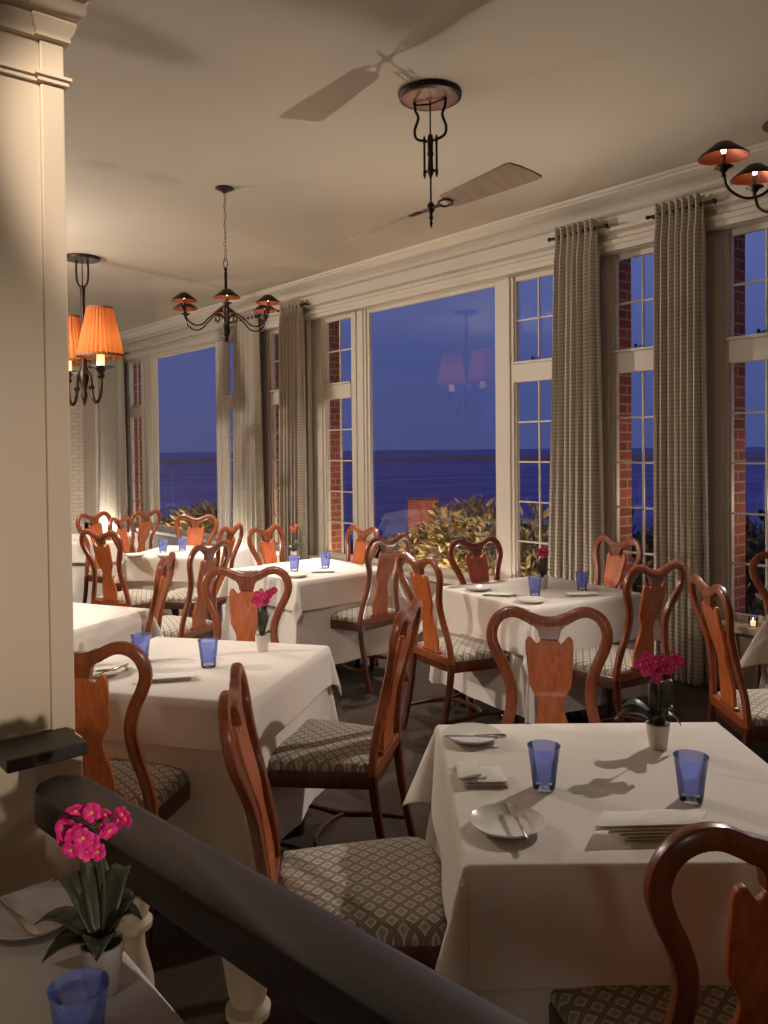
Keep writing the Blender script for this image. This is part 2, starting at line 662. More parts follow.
# ------------------------------------------------------------ pillar with entablature
PY = 1.99
PXR = .682
bm = bmesh.new()
box(bm, -4.6, PXR - .05, PY + .012, PY + .45, 0, CEIL)
struct('wall_pillar', bm, M['pillar'], smooth=False)
bm = bmesh.new()
box(bm, PXR - .055, PXR, PY, PY + .46, .925, CEIL)
struct('trim_pilaster', bm, M['pillar'], smooth=False, bevel=.004)
bm = bmesh.new()
box(bm, PXR - .3, PXR + .014, PY - .006, PY + .46, 0, .925)
struct('trim_pilaster_base', bm, M['pillar'], smooth=False, bevel=.004)


def pilpath(e=0):
    # path running so that left normal points outward (-y side, then +x side)
    return [(PXR, PY + .46), (PXR, PY), (PXR - .055, PY), (PXR - .055, PY + .012), (-4.6, PY + .012)]


for nm, prof in (('trim_pillar_bead', [(0, 2.475), (.008, 2.478), (.008, 2.487), (.014, 2.49), (.014, 2.497), (.0, 2.50)]),
                 ('trim_pillar_cornice', [(0, 2.575), (.012, 2.58), (.012, 2.592), (.018, 2.60), (.024, 2.62), (.020, 2.628), (.03, 2.632), (.04, 2.645), (.042, 2.665), (.036, 2.67),
                                          (.05, 2.68), (.07, 2.71), (.08, 2.75), (.08, 2.76), (.095, 2.765), (.095, 2.79), (0, 2.80)])):
    bm = bmesh.new()
    pth = pilpath()[::-1]
    # left normal of the reversed path points to -y ... check sign by hand: moving +x, left = +y, so negate offsets
    sweep_profile(bm, [(-o, z) for (o, z) in prof], pth)
    struct(nm, bm, M['pillar'])

# ledge cap at the foot of the pillar
a0 = W(88, 744, .95); b0 = W(18.6, 757, .95)
bm = bmesh.new()
lx0, lx1, ly0, ly1 = b0.x, a0.x, min(a0.y, b0.y), PY - .006
box(bm, lx0 - .03, lx1, ly0, ly1, .925, .955)
lg = obj('shelf_ledge', bm, M['rail'], smooth=False, bevel=.004)
tag(lg, 'small dark wooden ledge capping the base of the cream pillar above the handrail', 'ledge')

# ------------------------------------------------------------ balustrade with thick handrail
bal = thing('balustrade', 'dark wooden banister with a broad rounded handrail and pale turned balusters', 'banister', (0, 0, 0))
RZ = .90
p0 = W(24, 792, RZ); 
pr = W(202, 833, RZ); pl = W(240, 927, RZ); pr2 = W(380, 925, RZ); pl2 = W(75, 815, RZ)
# direction from averaged lines
dl = (pl - pl2); dr = (pr2 - pr)
dirv = (dl.normalized() + dr.normalized()).normalized(); dirv.z = 0; dirv.normalize()
nrm = Vector((-dirv.y, dirv.x, 0))
if nrm.dot(pr - pl) < 0:
    nrm = -nrm
mid = (pl + pr) / 2
wr = abs((pr - pl).dot(nrm)) / 2
cen = mid
s0 = (p0 - cen).dot(dirv)
start = cen + dirv * s0
print('RAIL dir', dirv, 'halfwidth', wr, 'start', start)
bm = bmesh.new()
L = 2.9
sec = []
h = .065
for (u, v) in [(-1, -h), (-1, -.012), (-.985, -.003), (-.93, .001), (-.5, .006), (0, .010), (.45, .008), (.75, -.001), (.93, -.014), (1, -.032), (1, -h), (.55, -h - .012), (-.55, -h - .012)]:
    sec.append((u * wr, v))
rings = []
ts = [-.02, -.012, .01, .035] + [.1 + (L - .1) * i / 20 for i in range(21)]
for t in ts:
    k_ = 1.0
    if t < .035:
        k_ = max(.55, 1 - ((.035 - t) / .055) ** 2 * .45)
    rings.append([bm.verts.new(start + dirv * t + nrm * (u * k_) + Vector((0, 0, v if v < -.03 else v * k_))) for (u, v) in sec])
for i in range(len(rings) - 1):
    for j in range(len(sec)):
        bm.faces.new((rings[i][j], rings[i][(j + 1) % len(sec)], rings[i + 1][(j + 1) % len(sec)], rings[i + 1][j]))
bm.faces.new(rings[0]); bm.faces.new(rings[-1][::-1])
obj('handrail', bm, M['rail'], bal)
prof = [(.0, .0), (.045, .0), (.045, .05), (.03, .07), (.036, .10), (.022, .13), (.028, .25), (.043, .40), (.052, .52), (.046, .60), (.028, .66), (.026, .69), (.044, .70), (.046, .712), (.034, .722), (.040, .74), (.052, .80), (.052, RZ - h - .01), (0, RZ - h - .01)]
bproto = None
for i in range(7):
    t = .30 + i * .36
    c = start + dirv * t
    if bproto is None:
        bm = bmesh.new(); lathe(bm, [(r_ * .8, z_) for r_, z_ in prof], 24)
        o = obj('baluster', bm, M['pillar'], bal); bproto = o
    else:
        o = bproto.copy(); C.objects.link(o); o.parent = bal
    o.location = (c.x, c.y, 0)


# ------------------------------------------------------------ dining chair
ZS = .59 / .575


def zz(z):
    return .44 + (z - .44) * ZS if z > .44 else z


def yb(z):          # rake of the back
    pts = [(0, -.295), (.2, -.245), (.44, -.215), (.56, -.222), (.72, -.250), (.86, -.290), (1.03, -.322)]
    for (a, ya), (b, y2) in zip(pts, pts[1:]):
        if z <= b:
            t = (z - a) / (b - a)
            return ya + (y2 - ya) * t
    return pts[-1][1]


def seat_outline(k=1.0, n=11):
    pts = []
    # start back-left, go to front along left side, front bow, right side
    left = [(-.195, -.215), (-.222, -.05), (-.243, .10), (-.250, .17)]
    cornerp = []
    for i in range(1, 6):
        a = i / 6 * PI / 2
        cornerp.append((-.25 + .07 * (1 - math.cos(a)), .17 + .062 * math.sin(a)))
    front = [(-.13, .243), (0, .250), (.13, .243)]
    rightc = [(-x, y) for (x, y) in cornerp[::-1]]
    right = [(-x, y) for (x, y) in left[::-1]]
    P = left + cornerp + front + rightc + right
    back = [(.10, -.222), (0, -.224), (-.10, -.222)]
    P = P + back
    return [(x * k, (y - .01) * k + .01) for x, y in P]


def make_chair(label, group):
    t = thing('dining_chair', label, 'chair', group=group)
    # back frame
    half = [(.192, .43), (.186, .50), (.170, .57), (.150, .64), (.1395, .70), (.143, .755), (.163, .81), (.190, .86), (.2065, .905), (.203, .945), (.183, .978), (.15, .996), (.112, .996), (.075, .980), (.038, .966), (0, .961)]
    pts = [(-x, z) for x, z in half] + [(x, z) for x, z in half[::-1][1:]]
    P = catmull([(x, yb(z), zz(z)) for x, z in pts], 3)
    nn = len(P)
    rad = []
    for i, p in enumerate(P):
        c = abs(p.x)
        r = .0205
        if p.z > .9 and c < .07:
            r = .023
        if p.z < .6:
            r = .0195
        rad.append(r)
    bm = bmesh.new()
    tube(bm, P, rad, 12, flat=.72, up=(0, 1, 0), sq=.62)
    # yoke
    yk = [(-.095, .975), (-.062, .958), (-.041, .935), (-.034, .906), (.034, .906), (.041, .935), (.062, .958), (.095, .975), (.05, .970), (0, .962), (-.05, .970)]
    fr = [bm.verts.new((x, yb(z) + .013, zz(z))) for x, z in yk]
    bk = [bm.verts.new((x, yb(z) - .013, zz(z))) for x, z in yk]
    bm.faces.new(fr); bm.faces.new(bk[::-1])
    for i in range(len(yk)):
        j = (i + 1) % len(yk)
        bm.faces.new((fr[i], bk[i], bk[j], fr[j]))
    obj('back_frame', bm, M['wood'], t)
    # splat
    bm = bmesh.new()
    th = .008
    top = [(.033, .903), (.034, .896), (.044, .887), (.056, .900), (.067, .914), (.079, .911), (.086, .897), (.0855, .87), (.083, .84)]
    poly = [(-x, z) for x, z in top] + [(x, z) for x, z in top[::-1]]
    rows = [(.083, .84), (.080, .80), (.0765, .765), (.073, .748), (.062, .728), (.050, .708), (.045, .690), (.046, .670), (.053, .645), (.062, .615), (.069, .585), (.073, .55), (.071, .51), (.066, .47)]

    def V(x, z, s):
        return bm.verts.new((x, yb(z) + s * th - .002 - .03 * max(0, .6 - z) * 0, zz(z)))
    fr = [V(x, z, 1) for x, z in poly]; bk = [V(x, z, -1) for x, z in poly]
    bm.faces.new(fr); bm.faces.new(bk[::-1])
    for i in range(len(poly)):
        j = (i + 1) % len(poly)
        if poly[i][1] == .84 and poly[j][1] == .84:
            continue
        bm.faces.new((fr[i], bk[i], bk[j], fr[j]))
    R_ = [[V(-x, z, 1), V(x, z, 1), V(x, z, -1), V(-x, z, -1)] for x, z in rows]
    for a, b in zip(R_, R_[1:]):
        for i in range(4):
            bm.faces.new((a[i], a[(i + 1) % 4], b[(i + 1) % 4], b[i]))
    bmesh.ops.remove_doubles(bm, verts=bm.verts, dist=1e-5)
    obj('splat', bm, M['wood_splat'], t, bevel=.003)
    # rear shoe rail
    bm = bmesh.new()
    for zc, hw, dep, hh in ((.455, .178, .016, .022), (.483, .082, .012, .01)):
        box(bm, -hw, hw, yb(zc) - dep, yb(zc) + dep, zc - hh, zc + hh)
    obj('back_rail', bm, M['wood'], t, bevel=.005, smooth=False)
    # seat frame
    bm = bmesh.new()
    o1 = seat_outline(1.0)
    v0 = [bm.verts.new((x, y, .395)) for x, y in o1]
    v1 = [bm.verts.new((x, y, .447)) for x, y in o1]
    v2 = [bm.verts.new((x * .985, y * .985, .455)) for x, y in o1]
    n = len(o1)
    for i in range(n):
        j = (i + 1) % n
        bm.faces.new((v0[i], v0[j], v1[j], v1[i]))
        bm.faces.new((v1[i], v1[j], v2[j], v2[i]))
    bm.faces.new(v0[::-1]); bm.faces.new(v2)
    obj('seat_frame', bm, M['wood_dark'], t)
    # cushion
    bm = bmesh.new()
    prevr = None
    lay = [(.975, .450), (.985, .462), (.978, .474), (.94, .486), (.85, .495), (.7, .502), (.45, .507), (.2, .510)]
    for k_, z in lay:
        r = [bm.verts.new((x * k_, max(y, -.205) * k_, z)) for x, y in seat_outline(1.0)]
        if prevr:
            for i in range(n):
                j = (i + 1) % n
                bm.faces.new((prevr[i], prevr[j], r[j], r[i]))
        else:
            bm.faces.new(r[::-1])
        prevr = r
    bm.faces.new(prevr)
    obj('seat', bm, M['seat'], t)
    # legs
    for s in (-1, 1):
        bm = bmesh.new()
        P = catmull([(s * .218, .198, .44), (s * .228, .212, .385), (s * .236, .224, .33), (s * .228, .216, .24), (s * .217, .203, .14), (s * .214, .200, .075), (s * .222, .212, .03), (s * .226, .218, .0)], 3)
        rr = resample([.026, .030, .028, .020, .0155, .0145, .022, .024], 3)
        tube(bm, P, rr, 10)
        obj('leg', bm, M['wood_dark'], t)
        bm = bmesh.new()
        P = catmull([(s * .192, yb(.44), .445), (s * .19, yb(.3) + .0, .30), (s * .188, yb(.12), .12), (s * .19, yb(0), 0)], 3)
        tube(bm, P, resample([.0195, .018, .016, .017], 3), 10, flat=.9, up=(0, 1, 0), sq=.6)
        obj('leg', bm, M['wood_dark'], t)
        bm = bmesh.new()
        P = catmull([(s * .215, .20, .13), (s * .195, .10, .13), (s * .165, 0, .13), (s * .19, -.12, .13), (s * .188, yb(.13), .13)], 4)
        tube(bm, P, [.009 + .005 * math.sin(PI * i / (len(P) - 1)) for i in range(len(P))], 8, flat=.8)
        obj('stretcher', bm, M['wood_dark'], t)
    bm = bmesh.new()
    P = catmull([(-.165, 0, .13), (-.09, .035, .13), (0, .045, .13), (.09, .035, .13), (.165, 0, .13)], 4)
    tube(bm, P, [.009 + .005 * math.sin(PI * i / (len(P) - 1)) for i in range(len(P))], 8, flat=.8)
    obj('stretcher', bm, M['wood_dark'], t)
    return t


G = 'queen anne dining chairs around the tables'
# px of the back's middle, py of the lobe tops, facing in camera right/forward terms, label
CH = [
    (791, 821, (-.10, 1.0), 'nearest chair, seen from behind at the bottom right before the front table'),
    (548.5, 607, (-.10, -1.0), 'chair facing the camera across the front table, its splat brightly lit'),
    (230, 678, (.997, .08), 'chair seen edge-on beyond the handrail, tucked at the left side of the front table'),
    (410, 604, (-.97, .24), 'chair with the fully visible diamond seat between the two nearest tables, facing left'),
    (77, 642, (.06, 1.0), 'chair half hidden by the cream pillar, seen from behind at the second table'),
    (247, 570, (.02, -1.0), 'bright orange chair facing the camera behind the second table and its orchid'),
    (168, 558, (-1, -.07), 'chair seen edge-on between the pillar-side table and the far left table'),
    (99, 532, (.50, .87), 'chair beside the pillar with its back turned and seat towards the far left table'),
    (211, 545, (-.93, .36), 'chair turned left towards the far left table, just behind the bright orange chair'),
    (232, 527, (-.97, .25), 'narrow turned chair before the second curtain'),
    (264.5, 528, (.877, -.48), 'chair before the pale window frame, left of the coral flower'),
    (364, 528, (-.82, -.57), 'chair before the brick window pier, right of the coral flower'),
    (390, 538, (-.74, .67), 'chair with its back against the lit shrubs, seat facing left to the coral flower table'),
    (416, 557, (.87, .50), 'dark chair in the middle of the room turned right to the corner-on table'),
    (474, 538, (.55, -.83), 'chair with a glowing splat before the hedge, behind the corner-on table'),
    (619, 537, (-.90, -.43), 'chair between the two right-hand curtains at the right corner of the corner-on table'),
    (658, 563, (-.53, .85), 'tall chair before the rightmost curtain, right behind the magenta orchid of the front table'),
    (706, 580, (1, -.02), 'dark side-on chair beside the right window, facing the table at the right edge'),
    (792, 552, (-.15, -.99), 'chair cut off by the right edge of the picture, behind the rightmost table'),
    (93, 514, (.90, -.44), 'farthest chair at the left, half behind the pillar below the painted brick wall'),
    (119, 518, (.99, -.12), 'far chair with a glowing splat below the first curtain'),
    (147, 512, (-.9, .4), 'far edge-on chair standing against the narrow window at the far left'),
    (197, 516, (-.3, -.95), 'dark far chair silhouetted against the lit shrubs in the left picture window'),
]
FIX = {11: None}
proto = None
chairs = []
for i, (px, py, (fx, fy), lab) in enumerate(CH):
    top = W(px, py, 1.03 if (i < 5 or 13 < i < 19) else 1.015)
    f = cw(fx, fy).normalized()
    if proto is None:
        t = make_chair(lab, G); proto = t
    else:
        t = copy_tree(proto)
    lab2 = lab
    t['label'] = lab2
    t['category'] = 'chair'
    t['group'] = G
    org = top + f * .318
    t.location = (org.x, org.y, 0)
    t.rotation_euler = (0, 0, math.atan2(f.y, f.x) - PI / 2)
    chairs.append(t)
    print('CHAIR', i, [round(v, 2) for v in org])


# ------------------------------------------------------------ tables and cloths
TZ = .738


def cloth_bm(a, d, z0, flare, rounded, s0, seed, wav=.012, ext=0, nin=10, nout=16, amp=.05):
    rnd = random.Random(seed)
    ph = [rnd.random() * 6.28 for _ in range(8)]
    br = [-(a + ext)] + [-(a + ext) + (a + ext) * 2 * i / nin for i in range(1, nin)] + [a + ext]
    A = a + ext
    outs = [0.006, 0.016, 0.03] + [.03 + (d - .03) * (i / nout) for i in range(1, nout + 1)]
    xs = [-(A + o) for o in outs[::-1]] + br + [A + o for o in outs]
    bm = bmesh.new()
    grid = []
    for u in xs:
        row = []
        for v in xs:
            ox, oy = max(0, abs(u) - A), max(0, abs(v) - A)
            sx, sy = math.copysign(1, u), math.copysign(1, v)
            bx, by = max(-A, min(A, u)), max(-A, min(A, v))
            if ox == 0 and oy == 0:
                row.append(bm.verts.new((u, v, z0)))
                continue
            r = math.hypot(ox, oy)
            th = math.atan2(oy, ox)
            if rounded and r > 0:
                r = max(ox, oy) * (1 + (.10 if rounded == 1 else 0) * math.sin(2 * th) ** 2)
            s2 = math.sin(2 * th)
            side = 1 - s2
            along = (by if ox > 0 else bx)
            w = 0
            w += wav * math.sin(along * 13 + ph[int(ox > 0) + 2 * int(sx > 0) + 4 * int(sy > 0)]) * (r / max(d, .01)) * side
            off = s0 * r + flare * r * (abs(s2) ** 1.5) + w
            off += amp * r * math.sin(2 * th) * math.cos(th * 8 + ph[3])
            rho = .012
            drop = math.sqrt(max(r * r - min(off, r * .95) ** 2, 0)) if r > 0 else 0
            if r < .03:
                q = r / .03
                off += rho * math.sin(q * PI / 2)
                drop = r * (q * .6 + .1) if r < .03 else drop
            else:
                off += rho
            dx, dy = math.cos(th) * sx, math.sin(th) * sy
            if ox == 0:
                dx = 0; dy = sy
            if oy == 0:
                dy = 0; dx = sx
            row.append(bm.verts.new((bx + dx * off, by + dy * off, max(z0 - drop, .015))))
        grid.append(row)
    for i in range(len(xs) - 1):
        for j in range(len(xs) - 1):
            bm.faces.new((grid[i][j], grid[i + 1][j], grid[i + 1][j + 1], grid[i][j + 1]))
    return bm


def make_table(a, lab, tl):
    t = thing('dining_table', lab, 'table', group=None)
    bm = bmesh.new(); box(bm, -a, a, -a, a, TZ - .028, TZ)
    obj('tabletop', bm, M['wood_dark'], t, smooth=False, bevel=.006)
    for sx in (-1, 1):
        for sy in (-1, 1):
            bm = bmesh.new()
            lathe(bm, [(0, 0), (.018, 0), (.022, .05), (.02, .3), (.03, .6), (.03, TZ - .03), (0, TZ - .03)], 12)
            o = obj('leg', bm, M['wood_dark'], t)
            o.location = (sx * (a - .08), sy * (a - .08), 0)
    return t


TB = {}


def table(key, c, rot, a, d_over, lab, s, flare=.38, under=.60):
    """c world center; rot angle (world)"""
    t = make_table(a, 'square dining table under the cloths, ' + lab, None)
    t.location = (c.x, c.y, 0); t.rotation_euler = (0, 0, rot)
    o = obj('tablecloth', cloth_bm(a, under, TZ + .003, .12, 2, .03, s, wav=.014, amp=.04, nout=24), M['cloth'])
    o.location = (c.x, c.y, 0); o.rotation_euler = (0, 0, rot)
    tag(o, 'long lower tablecloth of ' + lab, 'tablecloth')
    o2 = obj('table_overlay', cloth_bm(a, d_over, TZ + .008, flare, 0, .06, s + 50, wav=.006, ext=.016, amp=.03, nout=30), M['cloth'])
    md = o2.modifiers.new('thick', 'SOLIDIFY'); md.thickness = .002; md.offset = 1
    o2.location = (c.x, c.y, 0); o2.rotation_euler = (0, 0, rot)
    tag(o2, 'short white top cloth over ' + lab, 'tablecloth')
    TB[key] = (c, rot)


AZ = -YAW     # world angle of the camera-right axis
SURF = TZ + .0105
table('front', cw(.60, 2.12), AZ, .415, .25, 'the nearest table, with two blue tumblers', 1)
table('second', cw(-.77, 3.31), AZ - math.radians(14.5), .40, .17, 'the second table, beside the pillar', 2, flare=.22)
table('corner', cw(.93, 4.99), AZ + math.radians(31), .41, .26, 'the corner-on table before the right curtains', 3)
table('coral', cw(-.55, 6.0), AZ + math.radians(42.5), .40, .2, 'the table with the coral flower', 4)
table('farleft', cw(-1.70, 7.12), AZ + math.radians(-8), .38, .2, 'the far table below the left picture window', 5)
table('back', cw(-3.05, 8.35), AZ + math.radians(10), .42, .2, 'the farthest table, peeping out by the pillar', 6)
table('pillar', cw(-1.87, 4.28), AZ - math.radians(23), .41, .18, 'the table cut off by the pillar', 7)
table('right', cw(2.57, 4.06), AZ + math.radians(31), .41, .25, 'the table at the right edge of the picture', 8)
tc0 = W(55, 880, SURF)
# left foreground table: far right corner at tc0, sides along the room axes
table('booth', Vector((tc0.x - .42, tc0.y - .42, 0)), 0, .41, .2, 'the foreground table in front of the handrail', 9)

# ------------------------------------------------------------ tableware


def mk_glass(label):
    t = thing('tumbler', label, 'glass', group='blue tumblers')
    bm = bmesh.new()
    lathe(bm, [(.030, .016), (.0325, .04), (.0365, .075), (.041, .108), (.0420, .109), (.0395, .108), (.035, .075), (.031, .04), (.0275, .022), (0, .020)], 28)
    obj('cup', bm, M['blueglass'], t)
    bm = bmesh.new()
    lathe(bm, [(0, 0), (.027, 0), (.0285, .003), (.030, .016), (0, .0165)], 28)
    obj('glass_base', bm, M['cleartumbler'], t)
    return t


gproto = None
GL = [(544, 788, SURF, 'blue tumbler in the middle of the nearest table, beside its folded napkin'),
      (691, 800, SURF, 'blue tumbler at the right of the nearest table, behind the stacked napkin'),
      (141, 661, SURF, 'left blue tumbler on the second table, nearest the pillar'),
      (208.5, 667, SURF, 'right blue tumbler on the second table, in front of the orchid'),
      (535, 596, SURF, 'tumbler over a plate at the near corner of the corner-on table'),
      (582, 590, SURF, 'tumbler standing before the pale curtain on the corner-on table'),
      (294.5, 571, SURF, 'left tumbler under the coral flower'),
      (325.5, 568, SURF, 'right tumbler on the table with the coral flower'),
      (163, 553, SURF, 'tiny left tumbler on the far table below the left picture window'),
      (182.5, 551, SURF, 'tiny right tumbler on the far table below the left picture window'),
      (80, 1062, SURF, 'large tumbler cut off by the bottom edge, on the foreground table')]
for (px, py, z, lab) in GL:
    t = mk_glass(lab) if gproto is None else copy_tree(gproto)
    gproto = gproto or t
    p = W(px, py, z)
    t.location = (p.x, p.y, z + .0005)
    t['label'] = lab


def mk_plate(label):
    bm = bmesh.new()
    lathe(bm, [(0, .003), (.040, .003), (.055, .006), (.078, .017), (.084, .0205), (.0855, .0195), (.079, .013), (.056, .001), (.042, .0), (0, .0)], 40)
    o = obj('bread_plate', bm, M['china'])
    tag(o, label, 'plate', 'white side plates')
    return o


def mk_knife(label):
    t = thing('butter_knife', label, 'knife', group='butter knives')
    bm = bmesh.new()
    P = [(-.088, 0, .004), (-.08, 0, .004), (-.04, 0, .004), (-.005, 0, .004), (.005, 0, .0035)]
    tube(bm, P, [.004, .0065, .0055, .0045, .003], 10, flat=.6)
    obj('handle', bm, M['steel'], t)
    bm = bmesh.new()
    pts = [(.003, -.004), (.03, -.006), (.065, -.009), (.085, -.007), (.093, 0), (.088, .005), (.06, .0055), (.003, .004)]
    a = [bm.verts.new((x, y, .0028)) for x, y in pts]; b = [bm.verts.new((x, y, .0042)) for x, y in pts]
    bm.faces.new(a[::-1]); bm.faces.new(b)
    for i in range(len(pts)):
        j = (i + 1) % len(pts)
        bm.faces.new((a[i], a[j], b[j], b[i]))
    obj('blade', bm, M['steel'], t)
    return t


PL = [(507, 823, SURF, 'white plate at the front of the nearest table, a knife leaning on its rim', (509, 806, 527, 839)),
      (472, 735, SURF, 'white plate at the back left corner of the nearest table', (446, 737, 506, 737)),
      (531, 600, SURF, 'small plate at the near corner of the corner-on table', None),
      (478, 588, SURF, 'small plate at the left corner of the corner-on table', None),
      (296, 575, SURF, 'plate under the coral flower, in front of a tumbler', None),
      (248, 570, SURF, 'plate at the left corner of the table with the coral flower', None),
      (166, 555, SURF, 'tiny plate by the left tumbler on the far table', None),
      (135, 555, SURF, 'tiny plate at the left end of the far table', None),
      (104, 671, SURF, 'plate at the left of the second table, beside the pillar', (96, 676, 128, 665)),
      (32, 916, SURF, 'large-looking white plate in the left foreground, reflecting a bright glint', (41, 938, -6, 896))]
pp = None; kp = None
for (px, py, z, lab, kn) in PL:
    o = mk_plate(lab) if pp is None else pp.copy()
    if pp is not None:
        C.objects.link(o)
    pp = pp or o
    o['label'] = lab
    p = W(px, py, z + .012)
    o.location = (p.x, p.y, z + .0005)
    if kn:
        if kp is None:
            kp = mk_knife(''); k1 = kp
        else:
            k1 = copy_tree(kp)
        a = W(kn[0], kn[1], z + .022); b = W(kn[2], kn[3], z + .022)
        m_ = (a + b) / 2
        k1.location = (m_.x, m_.y, z + .021)
        k1.rotation_euler = (0, 0, math.atan2((a - b).y, (a - b).x))
        k1['label'] = 'butter knife lying across the ' + lab.replace(', a knife leaning on its rim', '').replace('white plate', 'plate')


def napkin_bm(w, l, layers, hgt, seed, fan=False):
    rnd = random.Random(seed)
    bm = bmesh.new()
    for k_ in range(layers):
        nx, ny = 10, 6
        z0 = hgt * k_ / layers
        z1 = hgt * (k_ + 1) / layers - .001
        ox = (k_ * .004 if not fan else 0) + rnd.uniform(-.002, .002)
        sh = rnd.uniform(-.03, .03) + (.012 * k_ if fan else 0)
        top = []; bot = []
        for i in range(nx + 1):
            rt = []; rb = []
            for j in range(ny + 1):
                u = i / nx - .5; v = j / ny - .5
                x = u * l + ox + v * sh
                if fan and i == 0:
                    x -= .012 + .014 * k_ - .02 * (v + .5)
                y = v * w * (1 - .02 * k_)
                e = min(i, nx - i, j, ny - j)
                lift = .0012 * math.sin(u * 9 + k_ * 2) * math.cos(v * 5 + k_)
                zt = z1 + lift + (.0 if e else -.0022)
                rt.append(bm.verts.new((x, y, zt)))
                rb.append(bm.verts.new((x, y, z0 + (.0015 if e == 0 else 0))))
            top.append(rt); bot.append(rb)
        for i in range(nx):
            for j in range(ny):
                bm.faces.new((top[i][j], top[i + 1][j], top[i + 1][j + 1], top[i][j + 1]))
                bm.faces.new((bot[i][j], bot[i][j + 1], bot[i + 1][j + 1], bot[i + 1][j]))
        for i in range(nx):
            for jj in (0, ny):
                q = (bot[i][jj], bot[i + 1][jj], top[i + 1][jj], top[i][jj])
                bm.faces.new(q)
        for j in range(ny):
            for ii in (0, nx):
                bm.faces.new((bot[ii][j], bot[ii][j + 1], top[ii][j + 1], top[ii][j]))
    return bm


NP = [(480, 777, 0, .10, .115, 3, .018, 4, 'white napkin folded into a pocket at the left of the nearest table'),
      (664, 828, 2, .08, .175, 5, .036, 1, 'white napkin stacked in long folds behind the nearest chair'),
      (164, 678, 12, .075, .20, 4, .018, 2, 'white napkin in front of the tumblers on the second table'),
      (110, 668, 14, .06, .14, 3, .014, 3, 'small napkin fold beside the pillar on the second table'),
      (498, 594, -18, .09, .17, 3, .014, 5, 'napkin at the left of the corner-on table'),
      (581, 594, 10, .09, .18, 3, .016, 6, 'napkin under the tumbler by the pale curtain'),
      (322, 571, 5, .10, .16, 3, .016, 8, 'napkin beside the right tumbler of the coral flower table')]
for (px, py, ang, w, l, n_, hgt, sd, lab) in NP:
    o = obj('napkin', napkin_bm(w, l, n_, hgt, sd, fan=(sd == 1)), M['napkin'])
    tag(o, lab, 'napkin', 'folded white napkins')
    p = W(px, py, SURF + .008)
    o.location = (p.x, p.y, SURF + .0005)
    o.rotation_euler = (0, 0, AZ + math.radians(ang))
# pocket napkin's raised left half
bm = napkin_bm(.095, .062, 2, .02, 9)
o = obj('napkin_flap', bm, M['napkin'], [q for q in C.objects if q.get('label', '').startswith('white napkin folded into a pocket')][0])
o.location = (-.032, .006, .012)
o.rotation_euler = (0, math.radians(-4), math.radians(14))


# orchids
def leaf(bm, base, az, length, width, rise, droop, seed=0):
    P = []
    for i in range(9):
        t = i / 8
        rr = length * t
        z = rise * math.sin(t * PI * .62) - droop * t * t
        P.append(Vector((math.cos(az) * rr, math.sin(az) * rr, z)))
    side = Vector((-math.sin(az), math.cos(az), 0))
    rows = []
    for i, p in enumerate(P):
        t = i / 8
        w = width * (math.sin(PI * min(1, t * .9 + .12)) ** .7) * (1 if t < .98 else .25)
        rows.append([bm.verts.new(Vector(base) + p + side * (w * s_) + Vector((0, 0, abs(s_) * w * .45))) for s_ in (-1, -.5, 0, .5, 1)])
    for a, b in zip(rows, rows[1:]):
        for j in range(4):
            bm.faces.new((a[j], a[j + 1], b[j + 1], b[j]))


def blossom_bm(sz):
    bm = bmesh.new()
    for k_ in range(5):
        a = PI / 2 + k_ * 2 * PI / 5
        wd = .62 if k_ in (1, 4) else .42
        c = Vector((math.cos(a), 0, math.sin(a)))
        s_ = Vector((-math.sin(a), 0, math.cos(a)))
        rows = []
        for i, (t, w) in enumerate([(0.05, .12), (.3, .8), (.6, 1.0), (.85, .75), (1.0, .15)]):
            rows.append([bm.verts.new((c * t + s_ * (w * wd * q)) * sz + Vector((0, -sz * (.25 * math.sin(t * 2.2)) + sz * .12 * abs(q), 0))) for q in (-1, 0, 1)])
        for r1, r2 in zip(rows, rows[1:]):
            for j in range(2):
                bm.faces.new((r1[j], r1[j + 1], r2[j + 1], r2[j]))
    return bm


